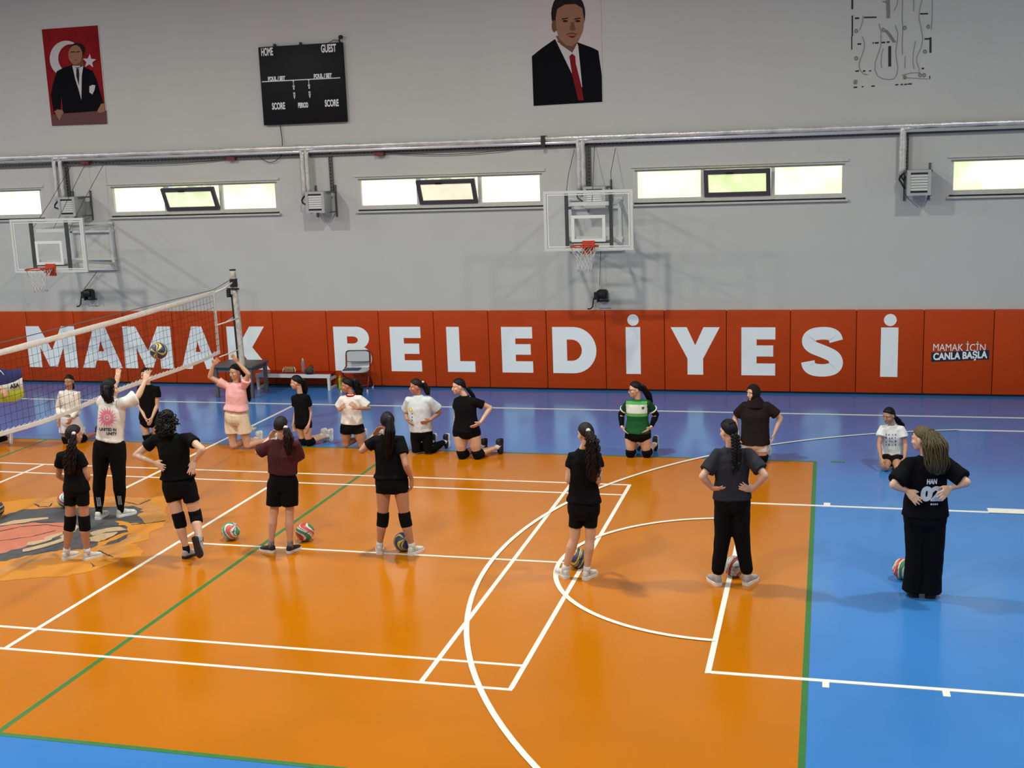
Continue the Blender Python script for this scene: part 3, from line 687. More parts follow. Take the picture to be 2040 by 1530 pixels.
poly_part('suit_shirt', [(144, 131), (166, 131), (163, 150), (162, 199), (157, 180), (150, 158)], shirt_m, t, 4)
poly_part('suit_tie', [(152, 137), (157, 137), (158, 150), (157, 170), (152, 152)], phair_m, t, 5)
poly_part('pocket_cloth', [(178, 172), (184, 169), (190, 170), (188, 180), (184, 188), (178, 184)], shirt_m, t, 5)
poly_part('neck', [(143, 122), (165, 118), (166, 131), (154, 137), (145, 132)], pskin2_m, t, 4)
poly_part('hair', ell(154, 100, 16, 15, 0, 360), phair_m, t, 5)
poly_part('face', ell(150, 109, 14, 19, 0, 360), pskin_m, t, 6)
for du in (-5, 5): poly_part('eyebrow', [(150 + du - 4, 103), (150 + du + 4, 102), (150 + du + 4, 104), (150 + du - 4, 105)], phair_m, t, 7)
poly_part('mouth', [(146, 119), (154, 119), (150, 121)], pskin2_m, t, 7)
poly_part('lectern', [(103, 228), (212, 220), (213.5, 247), (104, 251)], pwood_m, t, 6)
poly_part('hand', [(108, 222), (114, 218), (124, 219), (127, 225), (122, 230), (119, 240), (115, 234)], pskin_m, t, 7)
poly_part('hand', [(193, 222), (202, 206), (209, 207), (209, 222), (198, 225)], pskin_m, t, 7)
q = pz(1128, 110, YB)
t = thing('wall_poster', 'large pale poster of a man in a dark suit with a red tie', 'poster', (q.x, YB, q.z))
sheet([(1052, -60), (1195, -66), (1201.5, 204), (1062, 211.5)], paper_m, t)
poly_part('suit', [(1063, 211), (1059.5, 112), (1078, 97), (1105, 78), (1130, 92), (1150, 84), (1180, 95), (1192, 101), (1199, 150), (1200, 203)], suit_m, t, 1)
poly_part('suit_shirt', [(1105, 76), (1112, 84), (1139, 102), (1150, 86), (1152, 92), (1160, 174), (1150, 168), (1136, 140)], shirt_m, t, 2)
poly_part('suit_tie', [(1134, 112), (1140, 107), (1146, 112), (1147, 126), (1158, 170), (1163, 200), (1152, 200), (1140, 150)], tie_m, t, 3)
poly_part('neck', [(1107, 72), (1149, 68), (1150, 86), (1140, 105), (1116, 88)], pskin2_m, t, 3)
poly_part('hair', ell(1132, 28, 34, 46, 0, 360), phair_m, t, 3)
poly_part('ear', ell(1104, 52, 5, 12), pskin2_m, t, 4)
poly_part('face', [(1110, 18), (1125, 9), (1146, 8), (1160, 16), (1164, 40), (1161, 62), (1152, 82), (1140, 92), (1128, 90), (1113, 76), (1108, 56), (1107, 36)], pskin_m, t, 5)
for du in (0, 25): 
    poly_part('eyebrow', [(1119 + du, 37), (1131 + du, 35), (1132 + du, 37), (1119 + du, 39.5)], phair_m, t, 6)
    poly_part('eye', ell(1126 + du, 42, 5, 2.2), phair_m, t, 6)
poly_part('nose', [(1138, 44), (1143, 44), (1147, 58), (1141, 62), (1134, 59)], pskin2_m, t, 6)
poly_part('moustache', [(1128, 67), (1140, 64), (1150, 67), (1149, 70), (1140, 68), (1129, 70)], pskin2_m, t, 6)
poly_part('mouth', [(1130, 72), (1149, 71), (1141, 76)], tie_m, t, 6)
# glue residue of a removed banner
q = pz(1778, 90, YB)
t = thing('glue_residue', 'black tape scraps and grey glue loops left by a removed banner', 'stain', (q.x, YB, q.z))
gl_m = mat('dried_glue', (134, 131, 128), .8); tape_m = mat('black_tape_scrap', (16, 16, 16), .6)
zu = lambda x, y: (1690 + x / 8.05, y / 8.05)
mb = MB()
for (x0, y0, x1, y1) in ((48, -120, 78, 150), (52, 250, 76, 580), (46, 580, 64, 800), (105, 280, 175, 308), (250, 268, 455, 292), (1152, 210, 1278, 235), (145, 695, 208, 722), (388, 676, 410, 706), (425, 676, 487, 704), (533, 670, 592, 696), (615, 664, 664, 690), (1222, 612, 1304, 638), (1300, 600, 1334, 850), (112, 1130, 170, 1154), (232, 1128, 275, 1152), (332, 1130, 368, 1150), (84, 1390, 142, 1414), (215, 1382, 242, 1404), (370, 1372, 425, 1394), (750, 1350, 803, 1372), (838, 1346, 878, 1368), (895, 1344, 945, 1366), (955, 1338, 1020, 1360), (1175, 1088, 1215, 1114), (1298, 1215, 1314, 1270), (640, 740, 688, 1070)):
    P = [pz(*zu(a, b), YB - .004) for a, b in ((x0, y0), (x1, y0 - 4), (x1, y1 - 4), (x0, y1))]
    mb.add(P, [(0, 1, 2, 3)])
o = mb.build('tape_scrap', tape_m, t); o['kind'] = 'stuff'
mb = MB()
for pts in ([(240, 250), (230, 330), (190, 460), (180, 480)], [(220, 580), (250, 660), (258, 760), (220, 880), (180, 980), (170, 1060), (190, 1130), (250, 1190), (310, 1196)], [(490, 380), (525, 520), (520, 740), (470, 880), (430, 1000), (425, 1120), (470, 1220), (560, 1265), (660, 1275), (730, 1260), (775, 1200), (795, 1080), (770, 960), (760, 820), (785, 640), (795, 540), (750, 400)],
            [(560, 780), (530, 880), (522, 1000), (530, 1070), (548, 1090)], [(870, -60), (862, 300), (874, 440), (862, 700), (868, 880)], [(1050, -60), (1045, 180)], [(1190, -40), (1150, 110), (1130, 280), (1165, 440), (1192, 600), (1175, 740), (1100, 900), (1090, 970), (1120, 1060), (1145, 1165), (1000, 1170), (860, 1205), (905, 1245), (1280, 1268)],
            [(1075, 660), (1040, 850), (1035, 1000), (1055, 1110)], [(910, 900), (905, 1100)], [(800, -60), (780, 80), (730, 170)], [(1342, 0), (1345, 200), (1332, 480)]):
    mb.tube([pz(*zu(*q), YB - .012) for q in pts], .0042, 5)
for x, y in ((125, 495), (560, 478), (905, 445), (1280, 428), (1228, 826), (1150, 1205), (1215, 1205), (905, 1240), (125, 935)):
    mb.tube([pz(*zu(x + 22 * math.cos(2 * PI * k / 10), y + 26 * math.sin(2 * PI * k / 10)), YB - .012) for k in range(10)], .008, 5, True)
for pts in ([(560, 20), (610, 40)], [(595, 480), (660, 560), (740, 680)], [(632, 0), (640, 180), (640, 290)], [(115, 1280), (110, 1350)]):
    mb.tube([pz(*zu(*q), YB - .012) for q in pts], .0035, 5)
    q0 = [V(pz(*zu(*q), YB - .006)) for q in pts]
    mb.loft([(q, V((.03, 0, 0)), V((0, .002, 0))) for q in q0], 6)
o = mb.build('glue_trace', gl_m, t); o['kind'] = 'stuff'
# ---------------------------------------------------------------- net and post
cord_m = mat('black_net_cord', (20, 20, 22), .8)
tape_w = mat('white_net_tape', (214, 208, 198), .75, noise=.08, nscale=12, bump=.15, bscale=30)
NY1 = 4.86; NY0 = -3.2
def ntop(y): return 2.25 + .09 * max(0, (y + .3) / 5.2) + .015 * ((y - 2.3) / 2.6) ** 2 - .015
def nbot(y): return ntop(y) - .985 - .02 * math.sin(y * 2)
ya = [NY0 + (NY1 - NY0) * i / 60 for i in range(61)]
t = thing('volleyball_net', 'black volleyball net with white tapes stretched across the court', 'net', (0, NY1, 1.3))
mb = MB()
k = 0; y = NY0
while y < NY1 - .03:
    top = V((0, y, ntop(y) - .06)); bot = V((.012 * math.sin(y * 3), y + .01, nbot(y) + .03))
    mb.tube([top, top.lerp(bot, .5) + V((.006, 0, 0)), bot], .0022, 4, cap=False); y += .1
for j in range(1, 9):
    mb.tube([(.012 * math.sin(q * 3) * j / 9, q, ntop(q) - .06 + (nbot(q) + .03 - ntop(q) + .06) * j / 9 + .004 * math.sin(q * 9 + j)) for q in ya], .0022, 4, cap=False)
mb.build('netting', cord_m, t)
mb = MB()
mb.loft([((0, q, ntop(q) - .035), V((.006, 0, 0)), V((0, 0, .037 + .002 * math.sin(q * 5)))) for q in ya], 8, 4)
mb.build('top_tape', tape_w, t, 40)
mb = MB()
mb.loft([((.012 * math.sin(q * 3), q, nbot(q) + .02), V((.005, 0, 0)), V((0, 0, .028))) for q in ya], 8, 4)
mb.build('bottom_tape', tape_w, t, 40)
mb = MB(); kk = NY0
while kk < NY1: mb.tube([(-.008, kk, nbot(kk) + .045), (.0, kk + .03, nbot(kk) + .06), (-.008, kk + .06, nbot(kk) + .045)], .004, 4); kk += .1
mb.build('lacing', tape_w, t)
mb = MB(); mb.loft([((0, NY1 - .02, z), V((.006, 0, 0)), V((0, .04, 0))) for z in (nbot(NY1) - .01, 1.8, ntop(NY1))], 8, 4)
mb.build('side_tape', tape_w, t, 40)
PY = 5.5
cb = MB()
cb.tube([(0, NY0, ntop(NY0) + .008), (0, NY1, ntop(NY1) + .012), (0, PY, 2.46)], .006, 6)
cb.build('tension_cable', mat('steel_wire', (120, 120, 120), .4, .6), t)
cb = MB()
cb.tube([(0, NY1, ntop(NY1) - .04), (0, (NY1 + PY) / 2, 2.33), (0, PY - .05, 2.39)], .016, 6)
for dx in (-1, 1): cb.tube([(0, NY1, 1.8), (dx * .03, (NY1 + PY) / 2, 1.8 + .01 * dx), (dx * .05, PY, 1.83 + dx * .0)], .011, 6)
cb.tube([(0, NY1, 1.3), (0, PY - .03, 1.31)], .009, 6)
cb.build('tie_strap', tape_w, t, 1)
wornm = mat('worn_white_post', (186, 184, 176), .5, .2, noise=.35, nscale=14)
t = thing('net_post', 'worn white and black volleyball post holding the net', 'post', (0, PY, 0))
b0 = at(503, 856, Y=PY); tp = at(462, 537, Y=PY)
t.location.x = 0
mb = MB(); mb.tube([(.05, PY, 0), (.03, PY, 1.6), (0, PY, tp.z)], .046, 14); mb.build('post_tube', wornm, t, 30)
MB().box((.04 - .055, PY - .01, 1.55), (.05, .03, 1.3), Matrix.Rotation(-.02, 3, 'Y')).build('padding_strip', black_m, t)
mb = MB(); mb.tube([(.0, PY, 2.32), (0, PY, 2.45)], .062, 14); mb.box((.0, PY - .04, 2.29), (.2, .03, .03)); mb.box((-.08, PY - .04, 2.22), (.05, .05, .12)); mb.build('collar', black_m, t, 30)
MB().tube([(0, PY, tp.z - .015), (0, PY, tp.z + .005)], .05, 14).build('top_cap', black_m, t, 30)
MB().box((.03, PY, .98), (.1, .1, .14), bev=.01).build('tension_ratchet', black_m, t)
MB().lathe((.05, PY, 0), [(.14, 0), (.14, .015), (.06, .03), (.05, .06)], 20).build('base_collar', wornm, t, 30)
# ---------------------------------------------------------------- bench, table, chair and the things on them
red_m = mat('red_seat_vinyl', (128, 26, 24), .4)
benchm = mat('white_bench_tube', (214, 214, 208), .4, .1)
a = at(514, 777, Z=0); b = at(659, 775, Z=0)
Yb0 = (a.y + b.y) / 2; Yb1 = Yb0 + .42; zs = .43
x0 = at(510, 745, Y=Yb0).x; x1 = at(658, 748, Y=Yb0).x
bench = thing('bench', 'white tube bench with a red seat against the wall pads', 'bench', ((x0 + x1) / 2, Yb0, 0))
zs = at(584, 747, Y=Yb0).z + .01
MB().box(((x0 + x1) / 2, (Yb0 + Yb1) / 2, zs), (x1 - x0 - .06, Yb1 - Yb0 - .02, .03), bev=.008).build('seat', red_m, bench, 30)
mb = MB()
for y in (Yb0, Yb1): mb.box(((x0 + x1) / 2, y, zs - .025), (x1 - x0, .05, .07))
mb.build('seat_rail', benchm, bench)
for x in (x0 + .034, x1 - .034):
    mb = MB()
    for y in (Yb0, Yb1): mb.box((x, y, (zs - .062) / 2), (.046, .046, zs - .062))
    for z in (.025, zs - .09): mb.box((x, (Yb0 + Yb1) / 2, z), (.042, Yb1 - Yb0 - .04, .045))
    mb.build('leg_frame', benchm, bench)
zt = zs + .015
def onbench(u, v): q = at(u, v, Z=zt); return V((q.x, min(max(q.y, Yb0 + .06), Yb1 - .06), zt))
q = onbench(524, 744)
t = thing('shaker_bottle', 'clear shaker bottle with a green lid on the bench end', 'bottle', q)
MB().lathe(q, [(.032, 0), (.034, .05), (.038, .13), (.038, .135)], 18).build('bottle_body', mat('clear_pinkish_plastic', (206, 186, 176), .15, trans=.5), t, 1)
MB().lathe(q, [(.041, .132), (.041, .17), (.034, .178), (.02, .18), (.018, .195)], 18).build('lid', mat('green_lid', (54, 116, 48), .45), t, 30)
q = onbench(577, 742)
t = thing('pouch', 'tan flap pouch standing on the bench', 'bag', q)
MB().box(q + V((0, 0, .06)), (.2, .07, .11), bev=.02).build('pouch_body', mat('tan_canvas', (142, 112, 72), .75, noise=.1, nscale=30), t, 40)
MB().box(q + V((0, -.038, .08)), (.19, .008, .06), bev=.003).build('flap', mat('tan_canvas_flap', (152, 120, 78), .75), t, 30)
MB().ball(q + V((0, -.044, .065)), .008).build('clasp', black_m, t)
for s in (-1, 1): MB().tube([q + V((s * .1, 0, .1)), q + V((s * .13, -.01, .05)), q + V((s * .125, -.02, .012))], .011, 8).build('strap', mat('pale_strap', (206, 196, 186), .6), t, 1)
q = onbench(604, 743)
t = thing('water_bottle', 'tall clear water bottle with a shiny cap behind the dark bag', 'bottle', q + V((0, .02, 0)))
MB().lathe(q + V((0, .02, 0)), [(.034, 0), (.036, .1), (.033, .14), (.036, .18), (.03, .21), (.02, .23)], 18).build('bottle_body', mat('clear_plastic', (206, 196, 200), .12, trans=.75), t, 1)
MB().lathe(q + V((0, .02, 0)), [(.022, .228), (.022, .262), (.012, .268), (.01, .28)], 18).build('cap', mat('shiny_cap', (222, 222, 222), .2, .6), t, 30)
q = onbench(614, 746) + V((.0, -.05, 0))
t = thing('handbag', 'dark patterned slouchy bag on the bench', 'bag', q)
pat = mat('dark_bag_pattern', (44, 36, 32), .6, noise=.7, nscale=26)
MB().loft([(q, V((.085, 0, 0)), V((0, .05, 0))), (q + V((0, 0, .05)), V((.09, 0, 0)), V((0, .055, 0))), (q + V((.005, 0, .1)), V((.075, 0, .01)), V((0, .04, 0))), (q + V((.02, 0, .14)), V((.05, 0, .02)), V((0, .02, 0))), (q + V((.035, 0, .165)), V((.02, 0, .01)), V((0, .008, 0)))], 16, 2.6).build('bag_body', pat, t, 1)
MB().tube([q + V((.06, -.02, .1)), q + V((.095, -.02, .09)), q + V((.105, -.02, .03)), q + V((.09, -.03, .01))], .009, 8).build('strap', mat('brown_strap', (120, 62, 40), .6), t, 1)
# small table beside the bench
tm = mat('dark_grey_table', (84, 84, 86), .5, noise=.1, nscale=10)
Yt = 7.86
p0 = at(425, 731, Y=Yt); p1 = at(500, 727, Y=Yt); ztb = (p0.z + p1.z) / 2; Yt1 = 8.5
tab = thing('side_table', 'dark grey table behind the net post', 'table', ((p0.x + p1.x) / 2, (Yt + Yt1) / 2, 0))
MB().box(((p0.x + p1.x) / 2, (Yt + Yt1) / 2, ztb - .02), (p1.x - p0.x + .06, Yt1 - Yt + .06, .04), bev=.008).build('tabletop', tm, tab, 30)
MB().box(((p0.x + p1.x) / 2, (Yt + Yt1) / 2, ztb - .08), (p1.x - p0.x - .04, Yt1 - Yt - .04, .08)).build('apron', tm, tab)
for x in (p0.x + .03, p1.x - .03):
    for y in (Yt + .03, Yt1 - .03): MB().box((x, y, (ztb - .04) / 2), (.055, .055, ztb - .04)).build('leg', tm, tab)
# folding chair
cm = mat('dark_red_chair_tube', (134, 28, 22), .4, .2); cs = mat('grey_chair_vinyl', (186, 190, 190), .5); ck = mat('dark_chair_edge', (38, 40, 44), .45)
f0 = at(674, 786, Z=0); f1 = at(729, 779, Z=0)
Yc = .5 * (f0.y + f1.y) + .06; xc0 = at(676, 740, Y=Yc).x; xc1 = at(728, 738, Y=Yc).x; xm = (xc0 + xc1) / 2; cw = xc1 - xc0
zseat = at(700, 741, Y=Yc).z; ztop = at(702, 699, Y=Yc + .36).z
ch = thing('folding_chair', 'red tube folding chair with a pale grey back against the letter B', 'chair', (xm, Yc + .15, 0))
rot = Matrix.Rotation(.12, 3, 'Z')
C0 = V((xm, Yc + .18, 0))
def cp(x, y, z): return C0 + rot @ V((x, y, 0)) + V((0, 0, z))
hw = cw / 2 - .01
for s in (-1, 1):
    MB().tube([cp(s * hw, -.2, .02), cp(s * hw, .0, zseat - .02), cp(s * hw * .92, .16, zseat + .05), cp(s * hw * .9, .2, ztop - .06)], .014, 10).build('side_tube', cm, ch, 1)
    MB().tube([cp(s * hw * .95, .24, .02), cp(s * hw * .95, .1, zseat * .6), cp(s * hw * .95, -.14, zseat - .02)], .013, 10).build('rear_leg', cm, ch, 1)
    for y, xx in ((-.2, hw), (.24, hw * .95)): MB().tube([cp(s * xx, y, 0), cp(s * xx, y, .05)], .018, 10).build('foot_cap', whitem_m, ch)
mb = MB()
for y, z in ((-.17, .12), (.2, .12), (-.06, zseat * .62)): mb.tube([cp(-hw, y, z), cp(hw, y, z)], .011, 8)
mb.build('cross_rail', cm, ch, 1)
mb = MB(); mb.loft([(cp(0, -.02, zseat - .012), rot @ V((hw * .98, 0, 0)), rot @ V((0, .2, 0))), (cp(0, -.02, zseat + .012), rot @ V((hw, 0, 0)), rot @ V((0, .205, 0))), (cp(0, -.02, zseat + .02), rot @ V((hw * .93, 0, 0)), rot @ V((0, .19, 0)))], 28, 4)
mb.build('seat', cs, ch, 30)
zb0 = ztop - .2
mb = MB(); mb.loft([(cp(0, .185, zb0), rot @ V((hw * .86, 0, 0)), rot @ V((0, .012, 0))), (cp(0, .2, ztop - .04), rot @ V((hw * .86, 0, 0)), rot @ V((0, .014, 0))), (cp(0, .2, ztop - .005), rot @ V((hw * .7, 0, 0)), rot @ V((0, .012, 0)))], 24, 6)
mb.build('backrest', cs, ch, 30)
mb = MB(); mb.tube([cp(-hw * .92, .17, zseat + .05), cp(-hw * .92, .2, ztop - .07), cp(-hw * .88, .2, ztop - .02), cp(-hw * .75, .2, ztop), cp(hw * .75, .2, ztop), cp(hw * .88, .2, ztop - .02), cp(hw * .92, .2, ztop - .07), cp(hw * .92, .17, zseat + .05)], .014, 8); mb.tube([cp(-hw * .9, .18, zb0), cp(hw * .9, .18, zb0)], .008, 6)
mb.build('back_frame', ck, ch, 1)
q = cp(-.06, -.06, zseat + .02)
tag(MB().box(q + V((0, 0, .012)), (.3, .2, .024), rot, bev=.005).build('notebook', mat('navy_cover', (34, 42, 84), .4), None, 30), 'navy notebook lying on the folding chair seat', 'notebook')
q = at(679, 776, Z=0)
t = thing('sports_bottle', 'yellow-green bottle standing between the bench and the folding chair', 'bottle', q)
bm_ = mat('yellow_green_plastic', (158, 168, 34), .35)
MB().lathe(q, [(.035, 0), (.038, .02), (.038, .09), (.033, .105), (.038, .12), (.038, .2), (.026, .225)], 18).build('bottle_body', bm_, t, 1)
MB().lathe(q, [(.024, .222), (.024, .25), (.012, .255), (.012, .275)], 18).build('cap', bm_, t, 30)
# ---------------------------------------------------------------- balls
BALL_COL = {'gw': ((60, 150, 112), (226, 220, 208), (206, 86, 86)), 'rw': ((196, 62, 50), (226, 218, 206), (46, 132, 84)), 'by': ((44, 52, 104), (206, 186, 48), (44, 52, 104)), 'rw2': ((140, 36, 38), (206, 204, 196), (186, 190, 184))}
def ball_mat(name, cols):
    m = mat('ball_' + name, cols[1], .45, bump=.12, bscale=160); nt = m.node_tree; b = nt.nodes['Principled BSDF']
    tc = [n for n in nt.nodes if n.type == 'TEX_COORD'][0]
    # three families of curved panels swirling round the ball
    sep = nt.nodes.new('ShaderNodeSeparateXYZ'); nt.links.new(tc.outputs['Object'], sep.inputs[0])
    def M(op, a, b_=None):
        n = nt.nodes.new('ShaderNodeMath'); n.operation = op
        for i, q in enumerate((a, b_)):
            if q is None: continue
            if isinstance(q, (int, float)): n.inputs[i].default_value = q
            else: nt.links.new(q, n.inputs[i])
        return n.outputs[0]
    lon = M('ARCTAN2', sep.outputs[1], sep.outputs[0]); zz = M('MULTIPLY', sep.outputs[2], 9.5)
    tw = M('ADD', M('MULTIPLY', lon, 2 / (2 * PI)), M('MULTIPLY', M('SINE', M('MULTIPLY', zz, 2.6)), .3))
    f = M('FRACT', M('ADD', tw, M('MULTIPLY', zz, .3)))
    r = nt.nodes.new('ShaderNodeValToRGB'); r.color_ramp.interpolation = 'CONSTANT'
    e = r.color_ramp.elements; e[0].position = 0; e[0].color = lin(cols[0]); e[1].position = .3; e[1].color = lin(cols[1])
    for p_, c in ((.42, cols[2]), (.72, cols[1]), (.86, cols[0]), (.93, cols[1])):
        n = e.new(p_); n.color = lin(c)
    nt.links.new(f, r.inputs[0]); nt.links.new(r.outputs[0], b.inputs['Base Color'])
    return m
RB = .104
def volleyball(kind, pos, lab, rot, grp=None):
    t = thing('volleyball', lab, 'ball', pos, 'volleyballs on and over the court')
    o = MB().ball(pos, RB, 40).build('cover', ball_mat(kind, BALL_COL[kind]), t, 1)
    # panel seams
    sm = MB(); R_ = Matrix.Rotation(rot[2], 3, 'Z') @ Matrix.Rotation(rot[0], 3, 'X')
    for ax in range(3):
        for off in (-.5, 0, .5):
            pts = []
            for k in range(36):
                a = 2 * PI * k / 36; h_ = off * .8 + .18 * math.sin(2 * a)
                v = [math.cos(a), math.sin(a), h_]; v = V(v[ax:] + v[:ax]).normalized()
                pts.append(V(pos) + R_ @ v * (RB + .0002))
            sm.tube(pts, .0012, 4, True)
    sm.build('seam', mat('ball_seam', (90, 84, 76), .7), t)
    for s in range(1):
        d = (CAM_POS - V(pos)).normalized(); R0 = d.to_track_quat('Z', 'Y').to_matrix()
        mb = MB(); c = V((.35, -.12, .93)).normalized()
        for k in range(5):
            v = R0 @ (c + V((-.22 + .09 * k, .03 * math.sin(k) + .03 * k, 0))).normalized()
            tx = R0 @ V((1, .3, 0)); mb.box(V(pos) + v * (RB + .0005), (.008, .004, .012), R0)
        mb.build('maker_mark', black_m, t)
    o.rotation_euler = rot
    return t
def ground_ball(u, v, kind, lab, rot):
    """u, v: the visible centre of the ball"""
    p = at(u, v, Z=RB); return volleyball(kind, (p.x, p.y, RB), lab, rot)
ground_ball(459.5, 1058, 'gw', 'green, white and pink volleyball lying beside the curly haired player', (.7, .3, 1.0))
ground_ball(607.5, 1060, 'rw', 'red, white and green volleyball at the right foot of the maroon shirt player', (.4, .2, 2.6))
ground_ball(803, 1079, 'by', 'blue and yellow volleyball on the floor behind a shoe, under the player touching her face', (.9, .4, .3))
ground_ball(1152, 1112, 'by', 'blue and yellow volleyball between the ankles of the long ponytail player', (1.7, .3, 2.0))
ground_ball(1462, 1128, 'rw2', 'white and dark red volleyball between the feet of the braided player', (1.45, .5, 1.2))
ground_ball(1799, 1133, 'rw', 'red and white volleyball half hidden behind the wide black trousers', (.6, 1.2, .2))
ground_ball(131, 995, 'gw', 'pale volleyball peeking out behind the hip of the pony-tailed player at the left', (.2, .2, .2))
ground_ball(-9, 1014, 'by', 'dark volleyball cut by the left picture edge', (.5, 0, 0))
p = at(316, 699, Y=1.1)
volleyball('by', p, 'blue and yellow volleyball flying in front of the net', (1.57, .0, .3))
# ---------------------------------------------------------------- people
PENDING = []   # (object, voxel, smooth iterations, fold amplitude)
def solid(mb, name, m, parent, vox, it=3, fold=0, fs=9, after=None):
    o = mb.build(name, m, parent, 1); PENDING.append((o, vox, it, fold, fs, after)); return o
def finish_solids():
    for o, vox, it, fold, fs, after in PENDING:
        md = o.modifiers.new('r', 'REMESH'); md.mode = 'VOXEL'; md.voxel_size = vox; md.use_smooth_shade = True
        if it:
            sm = o.modifiers.new('s', 'SMOOTH'); sm.iterations = it; sm.factor = .5
    dg = bpy.context.evaluated_depsgraph_get(); dg.update()
    news = []
    for rec in PENDING: news.append(bpy.data.meshes.new_from_object(rec[0].evaluated_get(dg)))
    for (o, vox, it, fold, fs, after), me in zip(PENDING, news):
        o.modifiers.clear(); old = o.data; me.name = old.name; o.data = me
        me.polygons.foreach_set('use_smooth', [True] * len(me.polygons))
        if fold:
            n = len(me.vertices); co = np.zeros(n * 3); no = np.zeros(n * 3)
            me.vertices.foreach_get('co', co); me.vertex_normals.foreach_get('vector', no)
            co = co.reshape(-1, 3); no = no.reshape(-1, 3)
            sd = V((sum(map(ord, o.name)) % 17, len(o.data.vertices) % 13, 3))
            d = np.array([mnoise.noise(V((c[0] * fs + .5 * c[2] * fs, c[1] * fs, c[2] * fs * .45)) + sd) + .5 * mnoise.noise(V((c[0] * fs * 2, c[1] * fs * 2, c[2] * fs * 1.6)) + sd) for c in co])
            me.vertices.foreach_set('co', (co + no * (d * fold)[:, None]).ravel()); me.update()
        if after: after(o)
skin_ms = [mat('skin_light', (206, 160, 130), .5, noise=.04, nscale=14, sss=.08), mat('skin_medium', (180, 130, 100), .5, noise=.04, nscale=14, sss=.08), mat('skin_fair', (212, 170, 142), .5, noise=.04, nscale=14, sss=.08)]
def hair_mat(name, rgb): return mat(name, rgb, .5, spec=.22, noise=.45, nscale=30, bump=.5, bscale=46, stretch=(3, 3, .5))
hair_ms = {'black': hair_mat('black_hair', (11, 9, 9)), 'brown': hair_mat('dark_brown_hair', (30, 20, 16)), 'olive': hair_mat('ash_brown_hair', (84, 74, 50))}
def cloth(name, rgb, n=.06): return mat(name, rgb, .9, noise=n, nscale=20, bump=.12, bscale=220, spec=.15)
C_black = cloth('black_cotton', (9, 9, 10)); C_char = cloth('charcoal_cotton', (46, 46, 54)); C_white = cloth('white_cotton', (226, 222, 214)); C_pink = cloth('pink_cotton', (238, 178, 176))
C_maroon = cloth('maroon_cotton', (70, 34, 36)); C_beige = cloth('beige_cotton', (222, 202, 172)); C_paleblue = cloth('pale_blue_cotton', (204, 212, 216)); C_brown = cloth('black_brown_cotton', (34, 27, 26)); C_greywhite = cloth('grey_white_cotton', (206, 202, 206))
C_blackdeep = cloth('deep_black_jersey', (8, 8, 11)); C_red = cloth('red_rib', (160, 28, 34))
M_pad = mat('black_kneepad', (9, 9, 10), .9, spec=.15, bump=.2, bscale=120)
M_shoew = mat('white_shoe', (206, 204, 196), .55, noise=.2, nscale=24); M_shoeg = mat('grey_shoe', (160, 158, 160), .6, noise=.15, nscale=60); M_shoeb = mat('dark_shoe', (30, 24, 32), .55, noise=.2, nscale=40)
M_solew = mat('white_sole', (222, 220, 214), .6); M_soleb = mat('dark_sole', (26, 20, 20), .7); M_sockw = cloth('white_sock', (212, 208, 202)); M_sockb = cloth('black_sock', (20, 20, 22))
M_eyew = mat('eye_white', (216, 210, 204), .25); M_iris = mat('dark_iris', (34, 22, 16), .2); M_lip = mat('lips', (160, 84, 78), .45); M_brow = mat('eyebrow_hair', (34, 24, 20), .8)
M_lace = mat('shoe_lace', (200, 198, 194), .8)
def head_frame(yaw, pitch=0, roll=0):
    y = math.radians(yaw); p = math.radians(pitch)
    f = V((math.sin(y) * math.cos(p), -math.cos(y) * math.cos(p), -math.sin(p)))
    r = f.cross(V((0, 0, 1))).normalized(); u = r.cross(f).normalized()
    if roll:
        R_ = Matrix.Rotation(math.radians(roll), 3, f); r = R_ @ r; u = R_ @ u
    return Matrix((r, f, u)).transposed()    # columns: right, forward, up
def limb(mb, pts, rs, n=14):
    pts = [V(p) for p in pts]
    # rounded ends
    rings = []
    d0 = (pts[1] - pts[0]).normalized(); d1 = (pts[-1] - pts[-2]).normalized()
    P = [pts[0] - d0 * rs[0] * .8, pts[0] - d0 * rs[0] * .45] + pts + [pts[-1] + d1 * rs[-1] * .45, pts[-1] + d1 * rs[-1] * .8]
    R_ = [rs[0] * .45, rs[0] * .86] + list(rs) + [rs[-1] * .86, rs[-1] * .45]
    mb.tube(P, R_, n)
def segpts(a, b, prof):
    """prof: (fraction, radius) along a-b"""
    return [a.lerp(b, t) for t, _ in prof], [r for _, r in prof]
